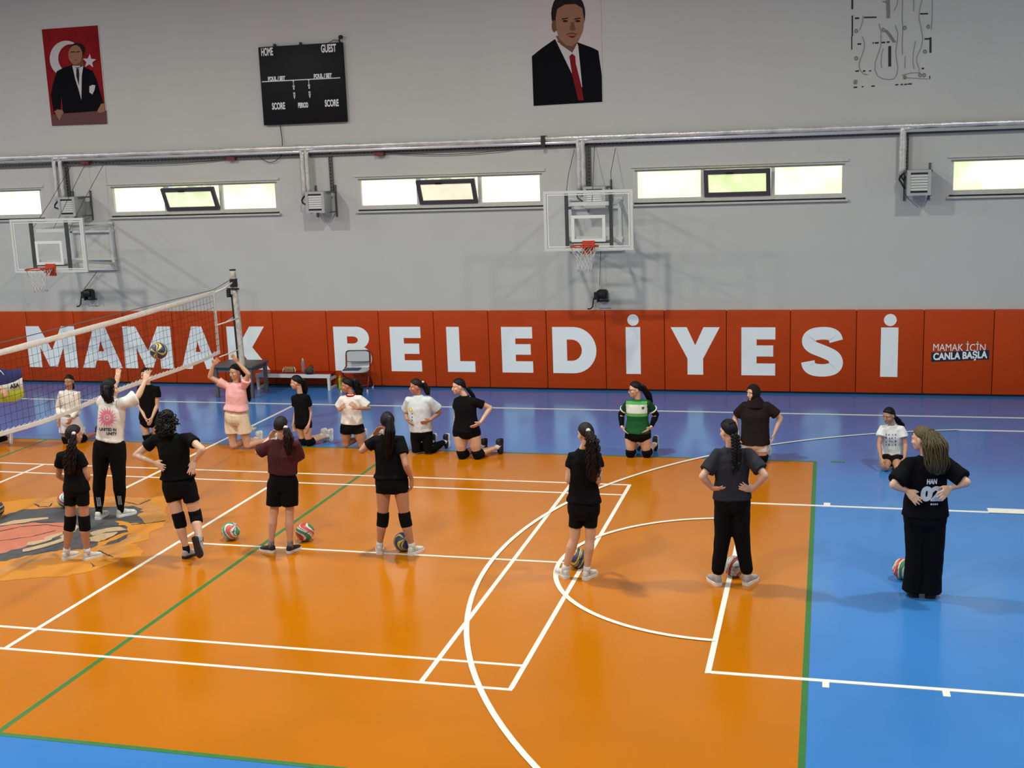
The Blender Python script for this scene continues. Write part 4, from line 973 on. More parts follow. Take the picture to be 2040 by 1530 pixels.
def hand(mb, w, tip, n, s, curl=.45, spread=1.0, thumb=1):
    """palm from wrist w towards tip; n the direction the palm faces; thumb +1 or -1: side"""
    d = (tip - w); L = .165 * s; d.normalize()
    n = (n - d * n.dot(d)); n = n.normalized() if n.length > 1e-4 else d.orthogonal().normalized()
    x = d.cross(n).normalized() * thumb
    pl = .085 * s
    mb.loft([(w - d * .012, x * .023 * s, n * .018 * s), (w + d * .2 * pl, x * .026 * s, n * .016 * s), (w + d * .6 * pl, x * .037 * s, n * .015 * s), (w + d * pl, x * .038 * s, n * .0125 * s)], 12, 2.5)
    for k, (fl, off) in enumerate(((.066, .75), (.075, .26), (.07, -.24), (.055, -.72))):
        b = w + d * pl * .96 + x * .038 * s * off
        dd = (d + x * off * .22 * spread).normalized(); pts = [b - dd * .01]; cur = b; ang = curl * (.35 + .06 * k)
        for j, q in enumerate((.42, .32, .26)):
            pts.append(cur); a = ang * (j + .6)
            cur = cur + (dd * math.cos(a) + n * math.sin(a)) * fl * s * q
        pts.append(cur)
        limb(mb, pts, [.0088 * s, .0088 * s, .0085 * s, .008 * s, .0068 * s], 8)
    b = w + d * pl * .22 + x * .024 * s
    td = (d * .72 + x * .62 + n * .3).normalized(); m1 = b + td * .036 * s; td2 = (d * .9 + x * .28 + n * .3).normalized()
    limb(mb, [b, m1, m1 + td2 * .03 * s], [.0125 * s, .0105 * s, .0082 * s], 8)
def shoe(P, heel, d, up, s, um, sm, L=.225):
    d = d.normalized(); up = (up - d * up.dot(d)).normalized(); x = d.cross(up).normalized(); L *= s
    mb = MB()
    prof = ((-.0, .018, .05), (.03, .028, .072), (.14, .033, .088), (.3, .034, .084), (.45, .036, .066), (.62, .042, .052), (.8, .041, .042), (.93, .031, .034), (1.0, .014, .02))
    mb.loft([(heel + d * (L * q) + up * (.016 * s + h * s / 2), x * wd * s, up * h * s / 2) for q, wd, h in prof], 16, 2.5)
    sh = mb.build('shoe', um, P, 1)
    mb = MB()
    so = ((-.02, .022), (.03, .034), (.15, .038), (.4, .036), (.65, .047), (.85, .044), (.97, .031), (1.03, .012))
    def ringx(q, wd, z, k=1): return [heel + d * (L * q) + up * z + x * wd * k * s * t for t in (-1, 1)]
    vs = []; top = .026 * s
    lo = [heel + d * (L * q) - x * wd * s for q, wd in so] + [heel + d * (L * q) + x * wd * s for q, wd in so[::-1]]
    n = len(lo); m = n
    vs = [q for q in lo] + [q + up * top * (1.25 if i in (0, n - 1, 1, n - 2) else 1) for i, q in enumerate(lo)]
    fs = [(i, (i + 1) % m, (i + 1) % m + m, i + m) for i in range(m)] + [tuple(range(m - 1, -1, -1)), tuple(range(m, 2 * m))]
    mb.add(vs, fs); mb.build('sole', sm, sh)
    mb = MB()
    for q, h, wd in ((.42, .074, .022), (.5, .064, .024), (.58, .057, .026)):
        mb.tube([heel + d * L * q - x * wd * s + up * (h * s), heel + d * L * (q + .02) + up * (h + .012) * s, heel + d * L * q + x * wd * s + up * (h * s)], .004, 5)
    mb.build('laces', M_lace, sh)
    return sh
def strands(path, rad, n, r, wave=0, wl=.08, seed=1, flat=.6, curl=False):
    """a bundle of tapering strands along a path"""
    rnd = random.Random(seed); mb = MB()
    pts = [V(p) for p in path]
    def P(t):
        x = t * (len(pts) - 1); i = min(int(x), len(pts) - 2); return pts[i].lerp(pts[i + 1], x - i)
    def Rr(t):
        x = t * (len(rad) - 1); i = min(int(x), len(rad) - 2); return rad[i] + (rad[i + 1] - rad[i]) * (x - i)
    N = 26 if wave else 14
    for k in range(n):
        a = rnd.uniform(0, 2 * PI); q = math.sqrt(rnd.random()); end = rnd.uniform(.86, 1.0); ph = rnd.uniform(0, 6.28); out = []; rr = []
        tot = sum((pts[i + 1] - pts[i]).length for i in range(len(pts) - 1))
        for i in range(N + 1):
            t = i / N * end; c = P(t); R_ = Rr(t)
            aa = a + .5 * math.sin(ph * 3 + 2.2 * t); qq = q * (1 + .18 * math.sin(ph * 5 + 4 * t))
            w1 = wave * math.sin(ph + t * tot / wl * 6.28) * min(1, t * 4); w2 = wave * math.cos(ph + t * tot / wl * 6.28) * min(1, t * 4)
            out.append(c + V((math.cos(aa) * qq * R_ + w1, math.sin(aa) * qq * R_ * flat + w2 * .7, 0)))
            rr.append(r * (1 - .55 * (i / N) ** 3) * (.7 + .3 * min(1, i / 2)))
        mb.tube(out, rr, 6)
    return mb
def sstep(a, b, x):
    t = min(1, max(0, (x - a) / (b - a))); return t * t * (3 - 2 * t)
def hair_cap(c, F, hs, style='back', puff=1.07, seed=0):
    """a shell over the skull that dips under the skin at the hairline"""
    mb = MB(); nu, nv = 56, 34; rx, ry, rz = .074 * hs, .093 * hs, .098 * hs
    vs = []; fs = []
    for i in range(nv + 1):
        a = PI * i / nv
        for k in range(nu):
            b = 2 * PI * k / nu; x, y, z = math.sin(a) * math.cos(b), math.sin(a) * math.sin(b), math.cos(a)
            if style == 'back': h = z - (.03 + .72 * y)
            elif style == 'loose': h = (z - (.1 + .62 * y)) if y > .42 else (z + .95)
            else: h = z - (.1 + .62 * y)
            if abs(x) > .6 and style == 'back' and abs(y + .05) < .25: h -= .06
            m = sstep(-.1, .1, h)
            g = .012 * math.sin(b * 17 + z * 5 + seed) * m
            k_ = .86 + (puff - .86 + g) * m
            vs.append(c + F @ V((x * rx * k_, y * ry * k_ - .004, z * rz * k_ + .018 * hs)))
    for i in range(nv):
        for k in range(nu): fs.append((i * nu + k, i * nu + (k + 1) % nu, (i + 1) * nu + (k + 1) % nu, (i + 1) * nu + k))
    return mb.add(vs, fs)
def head_mesh(mb, c, F, hs):
    def B(p, r): mb.ball(c + F @ (V(p) * hs), tuple(q * hs for q in r), 16, F)
    B((0, -.004, .022), (.071, .09, .09)); B((0, .022, -.03), (.06, .066, .072)); B((0, .045, -.06), (.042, .042, .045)); B((0, .066, -.086), (.022, .02, .018))
    B((0, .092, -.014), (.011, .014, .024)); B((0, .1, -.03), (.014, .014, .011)); B((0, .08, -.055), (.024, .016, .012))
    for s_ in (-1, 1):
        B((s_ * .038, .056, -.024), (.024, .026, .024)); B((s_ * .03, .073, .026), (.024, .013, .01)); B((s_ * .073, -.006, -.008), (.008, .018, .03))
def face_parts(P, c, F, hs, glasses=False):
    for s_ in (-1, 1):
        e = MB(); e.ball(c + F @ (V((s_ * .031, .0775, .008)) * hs), (.0115 * hs, .006 * hs, .0052 * hs), 12, F)
        eye = e.build('eye', M_eyew, P, 1)
        MB().ball(c + F @ (V((s_ * .031, .082, .008)) * hs), (.0056 * hs, .0035 * hs, .0052 * hs), 10, F).build('iris', M_iris, eye, 1)
        MB().tube([c + F @ (V(q) * hs) for q in ((s_ * .015, .087, .024), (s_ * .032, .085, .0285), (s_ * .048, .074, .023))], [.0028 * hs, .0034 * hs, .002 * hs], 6).build('eyebrow', M_brow, P, 1)
    MB().ball(c + F @ (V((0, .0945, -.054)) * hs), (.02 * hs, .006 * hs, .0065 * hs), 12, F).build('mouth', M_lip, P, 1)
    if glasses:
        g = MB()
        for s_ in (-1, 1):
            g.tube([c + F @ (V((s_ * .033 + .023 * math.cos(2 * PI * k / 16), .095, .006 + .017 * math.sin(2 * PI * k / 16))) * hs) for k in range(16)], .0028, 6, True)
            g.tube([c + F @ (V(q) * hs) for q in ((s_ * .055, .092, .01), (s_ * .074, .05, .012), (s_ * .077, -.01, .01))], .0025, 6)
        g.tube([c + F @ (V((x, .098, .01)) * hs) for x in (-.011, .011)], .0025, 6)
        g.build('glasses', black_m, P, 1)
def bvh_of(o):
    me = o.data; off = wloc(o)
    return BVHTree.FromPolygons([tuple(v.co + off) for v in me.vertices], [tuple(p.vertices) for p in me.polygons])
def decal(vs, fs, o, ax, ay, dirn, target, name, m, P, lift=.0055):
    """print a flat drawing onto the cloth along dirn"""
    tree = bvh_of(target); dirn = V(dirn).normalized()
    # subdivide so that the print follows the folds
    bm = bmesh.new(); bv = [bm.verts.new((x, y, 0)) for x, y in vs]
    for f in fs:
        try: bm.faces.new([bv[i] for i in f])
        except ValueError: pass
    bmesh.ops.triangulate(bm, faces=bm.faces[:])
    for _ in range(5):
        le = [e for e in bm.edges if e.calc_length() > .018]
        if not le: break
        bmesh.ops.subdivide_edges(bm, edges=le, cuts=1); bmesh.ops.triangulate(bm, faces=[f for f in bm.faces if len(f.verts) > 3])
    bm.verts.ensure_lookup_table(); bm.verts.index_update()
    keep = {}
    for v in bm.verts:
        p = V(o) + V(ax) * v.co.x + V(ay) * v.co.y
        h = tree.ray_cast(p - dirn * .5, dirn, 1.0)
        if h[0] is not None: keep[v.index] = h[0] - dirn * lift
    idx = {k: i for i, k in enumerate(keep)}
    mb = MB(); mb.add(list(keep.values()), [tuple(idx[v.index] for v in f.verts) for f in bm.faces if all(v.index in idx for v in f.verts)])
    bm.free()
    return mb.build(name, m, P, 1)
LENLOG = []
def person(name_lab, J, yaw, s=.95, hs=.95, front='b', skin=0, hair='black', hstyle='back', pitch=6, roll=0, shirt=C_black, tw=(48, 44, 56), hem=None, sleeve=.5, srad=(.06, .066), sl_long=False,
           legs='shorts', bottom=C_black, bhem=None, bw=None, lrad=None, pads=False, shoes=(M_shoew, M_solew, M_sockw), kneel=False, shin=(.1, .95), thigh=None, fold=.0065, tail=None, twave=0, tn=54, tr=.0062, extra=None, glasses=False, collar=None, sleeve_m=None, curl=(.45, .45), hn=(None, None), loc=None, calf=1.0, sit=False):
    fr = -1 if front == 'f' else 1       # world y the body faces
    pts = {}
    if kneel:
        k = {q: at(J['k' + q][0], J['k' + q][1], Z=0) for q in 'LR'}
        Y0 = (k['L'].y + k['R'].y) / 2
        for q in 'LR':
            k[q].y = Y0 + (k[q].y - Y0) * .6
            pts['k' + q] = V((k[q].x, k[q].y + .045 * s, .058 * s))
    else:
        hl = {q: at(J['f' + q][0], J['f' + q][1], Z=.0) if isinstance(J['f' + q], tuple) else None for q in 'LR'}
        ok = [h for h in hl.values() if h is not None]; Y0 = sum(h.y for h in ok) / len(ok) + .06
    for key, val in J.items():
        if key[0] in 'f' or (kneel and key[0] == 'k'): continue
        pts[key] = at(val[0], val[1], Y=Y0 + (val[2] if len(val) > 2 else 0))
    fw_ = V((0, fr, 0))
    for q in 'LR':
        e, S_, W2 = pts['e' + q], pts['s' + q], pts['w' + q]
        if e.z < S_.z - .05 * s:
            need = max(0, (.215 * s) ** 2 - (e - W2).length ** 2); need2 = max(0, (.245 * s) ** 2 - (e - S_).length ** 2)
            pts['e' + q] = e - fw_ * min(.1, .85 * max(math.sqrt(need), math.sqrt(need2)))
    ppm = 1 / (at(1001, 800, Y=Y0) - at(1000, 800, Y=Y0)).length
    g = lambda q: pts[q]
    base = V(((g('hipL').x + g('hipR').x) / 2, Y0, 0))
    P = thing('person', name_lab, 'person', base, 'volleyball players')
    hipm = (g('hipL') + g('hipR')) / 2; neck = g('neck'); up = (neck - hipm).normalized()
    lat = g('sR') - g('sL'); lat = (lat - up * lat.dot(up)).normalized(); latf = V((lat.x, lat.y, 0)).normalized()
    dep = up.cross(lat).normalized()     # away from the camera
    fwd = dep * fr
    TL = (neck - hipm).length
    cw, ww, hw = (q / 2 / ppm for q in tw)
    sw = (g('sR') - g('sL')).length / 2
    c = g('head'); F = head_frame(yaw, pitch, roll)
    sk = skin_ms[skin]
    # --- body
    mb = MB()
    head_mesh(mb, c, F, hs)
    nb = c + F @ V((0, -.022, -.06)) * hs
    limb(mb, [neck - up * .03, neck + up * .01, nb], [.05 * s, .045 * s, .045 * s])
    def tring(t, a, b, sh=0): return (hipm + up * (TL * t) + fwd * sh, lat * a, dep * b)
    bwd = (bw / 2 / ppm) if bw else hw
    mb.loft([tring(-.17, bwd * .7, .07 * s), tring(-.05, bwd * .9, .09 * s), tring(.1, bwd * .85, min(.09 * s, bwd * .58)), tring(.35, ww * .8, min(.075 * s, ww * .5)), tring(.62, cw * .82, min(.082 * s, cw * .56)), tring(.85, cw * .8, .076 * s), tring(.96, sw * .75, .05 * s), tring(1.02, .05 * s, .045 * s)], 20)
    legd = {}
    for q in 'LR':
        sgn = -1 if q == 'L' else 1
        S_, E_, W2 = g('s' + q), g('e' + q), g('w' + q)
        limb(mb, *segpts(S_, E_, ((0, .046 * s), (.3, .043 * s), (.7, .037 * s), (1, .033 * s))))
        limb(mb, *segpts(E_, W2, ((0, .034 * s), (.25, .036 * s), (.6, .029 * s), (1, .0215 * s))))
        tip = g('h' + q); nn = hn[0 if q == 'L' else 1]
        if nn is None:
            tgt = hipm + up * TL * .5; nn = (tgt - W2)
        th_side = 1
        x_ = (tip - W2).normalized().cross(V(nn).normalized())
        # thumb goes up if the arm hangs forward, else towards the front
        th_side = 1 if x_.dot(V((0, 0, .7)) + fwd) > 0 else -1
        hand(mb, W2, tip, V(nn), s, curl[0 if q == 'L' else 1], 1.0, th_side)
        LENLOG.append((name_lab[:24], q, round((S_ - E_).length / s, 2), round((E_ - W2).length / s, 2)))
        # legs
        K = g('k' + q); hipj = pts['hip' + q]
        t0 = (thigh / 2 / ppm) if thigh else .08 * s
        limb(mb, *segpts(hipj, K, ((0, t0 * .98), (.25, t0), (.6, t0 * .82), (.88, .055 * s), (1, .052 * s))))
        if kneel:
            dv = V((shin[0], shin[1], 0)).normalized()
            A = K + dv * .37 * s; A.z = .07 * s if not sit else .05
            if q == 'R' and not sit: A.x += .01
            td = (dv * .45 + V((0, 0, -.9))).normalized() if not sit else dv
            upv = dv if not sit else V((0, 0, -1))
            upv = (dv * .9 + V((0, 0, .45))) * -1 if not sit else V((0, 0, -1))
            if sit: heel = A - td * .02 + V((0, 0, .03))
            else:
                A.z = .115 * s; upv = -(dv * .9 + V((0, 0, .45)))
                heel = A + dv * .075 * s + V((0, 0, .055 * s)); td = V((-dv.x * .12, -dv.y * .12, -1)).normalized()
                heel.z = .225 * s * .985
            legd[q] = (A, heel, td, upv)
        else:
            fv = J['f' + q]
            if isinstance(fv, dict):
                A = at(*fv['a'][:2], Y=Y0 + fv['a'][2]); td = (at(*fv['t'][:2], Y=Y0 + fv['t'][2]) - A).normalized(); n_ = V(fv['n']).normalized()
                heel = A + n_ * .075 * s - td * .05 * s
                legd[q] = (A, heel, td, -n_)
            else:
                hpt = hl[q]; a_ = math.radians(fv[2]); td = V((math.sin(a_), math.cos(a_), 0))
                A = hpt + td * .05 * s + V((0, 0, .085 * s)); legd[q] = (A, hpt, td, V((0, 0, 1)))
        A, heel, td, upv = legd[q]
        bk = -fwd if not kneel else V((0, 0, 1))
        mid = K.lerp(A, .3) + V(bk) * .012 * s
        limb(mb, [K, K.lerp(A, .12) + V(bk) * .004, mid, K.lerp(A, .6) + V(bk) * .006 * s, K.lerp(A, .88), A], [.049 * s, .047 * s, .054 * s * calf, .042 * s * calf, .031 * s, .032 * s])
        mb.loft([(heel + td * .02 * s + upv * .05 * s, td.cross(upv) * .024 * s, upv * .03 * s), (heel + td * .1 * s + upv * .045 * s, td.cross(upv) * .026 * s, upv * .026 * s), (heel + td * .19 * s + upv * .035 * s, td.cross(upv) * .026 * s, upv * .014 * s)], 12)
        LENLOG.append((name_lab[:24], 'leg' + q, round((hipj - K).length / s, 2), round((K - A).length / s, 2)))
    body = solid(mb, 'body', sk, P, .0072, 2)
    face_parts(P, c, F, hs, glasses)
    # --- shirt
    mb = MB()
    hw = max(hw, bwd * 1.04 + .006) if legs != 'tights' else max(hw, bwd * 1.02)
    th_ = (hem - J['neck'][1]) / ((J['hipL'][1] + J['hipR'][1]) / 2 - J['neck'][1]); t_h = 1 - th_
    rr = [tring(t_h, hw, hw * .72), tring(t_h + .04, hw * .995, hw * .72)]
    if t_h < .2: rr.append(tring(.22, (hw + ww) / 2, (hw + ww) / 2 * .68))
    rr += [tring(.42, ww, ww * .68), tring(.66, cw, cw * .68), tring(.82, max(cw * .98, sw * .92), .095 * s), tring(.93, sw * .86, .072 * s), tring(1.0, .078 * s, .062 * s), tring(1.03, .058 * s, .052 * s)]
    mb.loft(rr, 24, 2.2)
    for q in 'LR':
        S_, E_, W2 = g('s' + q), g('e' + q), g('w' + q)
        inner = S_.lerp(hipm + up * TL * .86, .45)
        if sl_long: mb.tube([inner, S_, S_.lerp(E_, .5), E_, E_.lerp(W2, .5), E_.lerp(W2, .96)], [.07 * s, .064 * s, .058 * s, .055 * s, .049 * s, .037 * s], 14)
        else: mb.tube([inner, S_ + up * .004, S_.lerp(E_, sleeve * .5), S_.lerp(E_, sleeve)], [.07 * s, srad[0] * s, (srad[0] + srad[1]) / 2 * s, srad[1] * s], 16)
    sh = solid(mb, 'shirt', shirt, P, .0105, 3, fold, 11)
    if collar: MB().tube([hipm + up * (TL * 1.035) + lat * .066 * s * math.cos(2 * PI * k / 20) + dep * (.06 * s * math.sin(2 * PI * k / 20)) - up * .02 * (1 if math.sin(2 * PI * k / 20) * fr > 0 else 0) for k in range(20)], .0145, 8, True).build('collar', collar, P, 1)
    # --- lower garment
    def tleg(q, f): return pts['hip' + q].lerp(g('k' + q), f)
    if legs:
        mb = MB(); bd = bwd
        mb.loft([tring(.3, min(ww, bd) * .88, ww * .56), tring(.2, min(ww, bd) * .93, ww * .62), tring(.12, bd * .97, bd * .7), tring(0, bd, bd * .74), tring(-.1, bd * .97, bd * .7), tring(-.2, bd * .8, bd * .55)], 24, 2.2)
        for q in 'LR':
            hipj = pts['hip' + q]; K = g('k' + q); A = legd[q][0]
            t0 = (thigh / 2 / ppm if thigh else .08 * s)
            if legs in ('shorts', 'loose', 'skirt'):
                f = max(.2, (bhem - J['hip' + q][1]) / (J['k' + q][1] - J['hip' + q][1])) if not sit else bhem
                r0, r1 = (t0 * 1.07, t0 * 1.03) if legs == 'shorts' else lrad
                mb.tube([hipj.lerp(K, -.2), hipj.lerp(K, .0), hipj.lerp(K, f * .6), hipj.lerp(K, f)], [r0 * .8, r0, (r0 + r1) / 2, r1], 20)
            elif legs == 'tights':
                mb.tube([hipj.lerp(K, -.24), hipj.lerp(K, -.08), hipj.lerp(K, .3), K, K.lerp(A, .3), K.lerp(A, .9)], [t0 * .8, t0 * 1.08, t0 * 1.09, .069 * s, .073 * s * calf, .043 * s], 18)
            elif legs == 'pants':
                r = lrad; mb.tube([hipj.lerp(K, -.2), hipj.lerp(K, .05), hipj.lerp(K, .6), K, K.lerp(A, .5), K.lerp(A, .86), K.lerp(A, r[4] if len(r) > 4 else .97)], [r[0] * .85, r[0], (r[0] + r[1]) / 2, r[1], (r[1] + r[2]) / 2, r[2], r[3]], 20)
        solid(mb, {'shorts': 'shorts', 'loose': 'shorts', 'skirt': 'skirt', 'tights': 'leggings', 'pants': 'trousers'}[legs], bottom, P, .0105, 3, fold * .8, 10)
    for q in 'LR':
        A, heel, td, upv = legd[q]; K = g('k' + q)
        if pads:
            hipj = pts['hip' + q]
            a = K.lerp(hipj, .2); b = K.lerp(A, .27)
            mb = MB(); mb.tube([a, K.lerp(hipj, .1), K, K.lerp(A, .14), b], [(.072 if kneel else .066) * s, (.074 if kneel else .068) * s, (.074 if kneel else .066) * s, .066 * s, .063 * s], 18); solid(mb, 'knee_pad', M_pad, P, .01, 2)
        if shoes:
            shoe(P, heel, td, upv, s, shoes[0], shoes[1])
            mb = MB(); mb.tube([A.lerp(K, .14), A.lerp(K, .05), A - upv * .03 * s], [.037 * s, .038 * s, .036 * s], 14); mb.build('sock', shoes[2], P, 1)
    if sleeve_m:
        for q in 'LR':
            S_, E_, W2 = g('s' + q), g('e' + q), g('w' + q)
            mb = MB(); mb.tube([S_.lerp(E_, .4), E_, E_.lerp(W2, .3), E_.lerp(W2, .92)], [.05 * s, .047 * s, .045 * s, .03 * s], 14); mb.build('arm_sleeve', sleeve_m, P, 1)
    # --- hair
    hm = hair_ms.get(hair)
    if hstyle == 'hijab':
        mb = MB(); nu, nv = 40, 26
        vs = []; fs = []
        for i in range(nv + 1):
            a = PI * i / nv
            for k_ in range(nu):
                b = 2 * PI * k_ / nu; x, y, z = math.sin(a) * math.cos(b), math.sin(a) * math.sin(b), math.cos(a)
                face = sstep(.58, .8, y * .95 + .12 * z) * sstep(-.75, -.5, z) * (1 - sstep(.52, .68, z))
                kk = 1.2 - .42 * face
                vs.append(c + F @ (V((x * .074 * kk, y * .09 * kk, z * .104 * kk)) * hs))
        for i in range(nv):
            for k_ in range(nu): fs.append((i * nu + k_, i * nu + (k_ + 1) % nu, (i + 1) * nu + (k_ + 1) % nu, (i + 1) * nu + k_))
        mb.add(vs, fs); mb.build('headscarf', C_brown, P, 1)
        mb = MB(); mb.loft([(c + F @ V((0, -.01, -.06)) * hs, lat * .074, dep * .085), (neck + up * .03, lat * .09, dep * .09), (neck - up * .03, lat * .13, dep * .1), (neck - up * .08, lat * .15, dep * .115)], 24)
        solid(mb, 'scarf_drape', C_brown, P, .011, 3, .004)
    else:
        hair_cap(c, F, hs, 'loose' if hstyle == 'loose' else 'back', 1.09).build('hair', hm, P, 1)
        hroot = [o for o in P.children if o.name.split('.')[0] == 'hair'][0]
        if tail:
            path = [at(u, v, Y=Y0 + dy) for u, v, dy in tail[0]]; rad = [q / ppm / 2 for q in tail[1]]
            st = strands(path, rad, tn, tr, twave, .07, len(name_lab), .7)
            st.tube(path, [q * (.45 if tn > 100 else .6) for q in rad], 10)
            st.build('ponytail', hm, hroot, 1)
            if hstyle != 'loose':
                q = path[0]; MB().ball(q, (.024, .02, .024)).build('hair_tie', M_sockw if hair == 'brown' else black_m, hroot, 1)
        if hstyle == 'curly':
            rnd = random.Random(5); mb = MB()
            for k_ in range(120):
                a = rnd.uniform(0, 2 * PI); z = rnd.uniform(-1.0, .98); y = math.cos(a)
                d = V((math.sin(a) * math.sqrt(1 - z * z), -abs(y) * math.sqrt(1 - z * z) if rnd.random() < .75 else y * math.sqrt(1 - z * z), z))
                if d.y > .35 and d.z < .5: continue
                o = c + F @ V((d.x * .078, d.y * .098, d.z * .1 + .01)) * hs
                ln = rnd.uniform(.05, .13); ph = rnd.uniform(0, 6)
                dr = (F @ d * .35 + V((0, 0, -1))).normalized(); x_ = dr.orthogonal().normalized(); y_ = dr.cross(x_)
                mb.tube([o + F @ d * .012 + dr * ln * j / 11 + (x_ * math.cos(ph + j * 1.3) + y_ * math.sin(ph + j * 1.3)) * .014 for j in range(12)], [.008] * 10 + [.006, .003], 6)
            mb.build('curls', hm, hroot, 1)
        if hstyle == 'braids':
            for path in extra['braids']:
                pp = [at(u, v, Y=Y0 + dy) for u, v, dy in path]; mb = MB(); N = 22
                for i in range(N):
                    x = i / (N - 1) * (len(pp) - 1); j = min(int(x), len(pp) - 2); q = pp[j].lerp(pp[j + 1], x - j); d = (pp[j + 1] - pp[j]).normalized()
                    sd = 1 if i % 2 else -1; rr_ = .019 * (1 if i < N - 4 else .75)
                    tx = d.cross(V((0, 1, 0))).normalized()
                    Fm = Matrix((tx, V((0, 1, 0)), d)).transposed() @ Matrix.Rotation(sd * .7, 3, 'Y')
                    mb.ball(q + tx * sd * .009, (rr_ * .85, rr_ * .75, rr_ * 1.25), 10, Fm)
                mb.tube([pp[-1] - V((0, 0, -.01)), pp[-1] - V((0, 0, .04)), pp[-1] - V((0, 0, .08))], [.016, .015, .004], 8)
                mb.build('braid', hm, hroot, 1)
            # cornrow ridges over the skull
            mb = MB()
            for k_ in range(7):
                x0 = -.055 + .11 * k_ / 6
                pts_ = []
                for j in range(26):
                    a = -.35 + 2.75 * j / 25; yy = math.cos(a); zz = math.sin(a); xx = x0 * (1 - .35 * j / 25)
                    kx = math.sqrt(max(.05, 1 - (xx / .074) ** 2))
                    if zz < .1 + .62 * yy - .02: continue
                    pts_.append(c + F @ V((xx + .003 * (j % 2), yy * .093 * 1.085 * kx - .004, zz * .098 * 1.085 * kx + .018)) * hs)
                if len(pts_) > 3: mb.tube(pts_, [.009 if j % 2 else .0068 for j in range(len(pts_))], 8)
            mb.build('braid_row', hm, hroot, 1)
    return dict(P=P, body=body, shirt=sh, pts=pts, Y0=Y0, ppm=ppm, lat=lat, up=up, dep=dep, fwd=fwd, hipm=hipm, TL=TL, neck=neck, legd=legd, c=c, F=F)
CAST = {}
def cast(key, lab, J, *a, **k): CAST[key] = person(lab, J, *a, **k)
# kneeling row, facing the camera ------------------------------------------------
cast('kneel_edge', 'person cut by the left picture edge, kneeling in black trousers with a grey shoe', dict(head=(-40, 755), neck=(-34, 778), sL=(-52, 788), sR=(-16, 786), eL=(-54, 818), eR=(-12, 768, -.28), wL=(-48, 840, -.1), wR=(5, 774, -.42), hL=(-40, 850, -.12), hR=(13, 788, -.42), hipL=(-46, 846), hipR=(-22, 846), kL=(-58, 890), kR=(-30, 888)), -70, .95, front='f', hem=846, tw=(50, 50, 56), legs='tights', bw=58, kneel=True, shin=(.95, .3), shoes=(M_shoeg, M_solew, M_sockb), tail=([(-20, 758, .05), (-14, 790, .06)], (10, 6)))
cast('white_long', 'kneeling person in a white long-sleeved top and pale shorts behind the net', dict(head=(138, 760), neck=(138, 778, .02), sL=(123, 784, .02), sR=(154, 784, .02), eL=(116, 811, .03), eR=(156, 812, .02), wL=(116, 836, -.06), wR=(143, 833, -.1), hL=(117, 848, -.1), hR=(135, 846, -.13), hipL=(130, 838, .04), hipR=(150, 838, .04), kL=(126, 886), kR=(162, 882)), 12, .86, .9, front='f', skin=1, hair='black', shirt=C_white, tw=(37, 34, 39), hem=823, sl_long=True, legs='loose', bottom=C_greywhite, bhem=868, bw=44, lrad=(.09, .105), kneel=True, shin=(.25, .95), pads=True, shoes=(M_shoeb, M_solew, M_sockb), tail=([(140, 750, .1), (146, 775, .12)], (10, 5)), thigh=22)
cast('black_coachside', 'kneeling person in black clasping hands, face hidden behind the raised hand of the coach', dict(head=(290, 747), neck=(295, 768, .02), sL=(279, 775, .02), sR=(313, 775, .02), eL=(278, 808, .0), eR=(313, 808, .0), wL=(289, 832, -.12), wR=(303, 832, -.12), hL=(296, 846, -.15), hR=(298, 845, -.17), hipL=(287, 836, .04), hipR=(308, 836, .04), kL=(289, 882), kR=(312, 879)), 10, .9, .92, front='f', tw=(42, 40, 43), hem=836, srad=(.064, .068), legs='shorts', bhem=846, bw=42, kneel=True, pads=True, thigh=19, shoes=(M_shoew, M_solew, M_sockw), skin=0)
cast('pink', 'kneeling person in a pink T-shirt and beige shorts, both arms raised', dict(head=(469, 741), neck=(470, 764, .02), sL=(452, 769, .02), sR=(487, 768, .02), eL=(418, 751, -.06), eR=(495, 745, -.06), wL=(425, 727, -.1), wR=(474, 722, -.1), hL=(438, 712, -.12), hR=(462, 707, -.12), hipL=(460, 832, .04), hipR=(482, 832, .04), kL=(462, 897), kR=(491, 897)), -22, 1.02, .98, front='f', skin=0, hair='black', shirt=C_pink, tw=(45, 44, 46), hem=816, sleeve=.5, srad=(.055, .07), legs='loose', bottom=C_beige, bhem=868, bw=50, lrad=(.1, .112), kneel=True, shin=(.75, .65), thigh=24, shoes=(M_shoew, M_solew, M_sockw), tail=([(483, 738, .09), (493, 758, .14), (497, 800, .15)], (9, 11, 7)), curl=(.2, .2), hn=(V((.5, -1, .2)), V((-.5, -1, .2))))
cast('black_left', 'kneeling person in black looking left, in front of the bench, white shoes behind', dict(head=(591, 762), neck=(598, 785, .02), sL=(587, 794, .06), sR=(611, 792, -.02), eL=(585, 822, .08), eR=(614, 823, -.02), wL=(585, 843, .05), wR=(615, 846, -.05), hL=(586, 855, .02), hR=(613, 858, -.06), hipL=(597, 842, .05), hipR=(611, 842, .0), kL=(603, 888), kR=(613, 890)), -78, .9, .93, front='f', hair='black', tw=(35, 34, 38), hem=846, sleeve=.55, legs='shorts', bhem=854, bw=36, kneel=True, shin=(.6, .75), pads=True, thigh=19, tail=([(603, 757, .06), (608, 775, .08), (607, 790, .08)], (11, 12, 7)), skin=0)
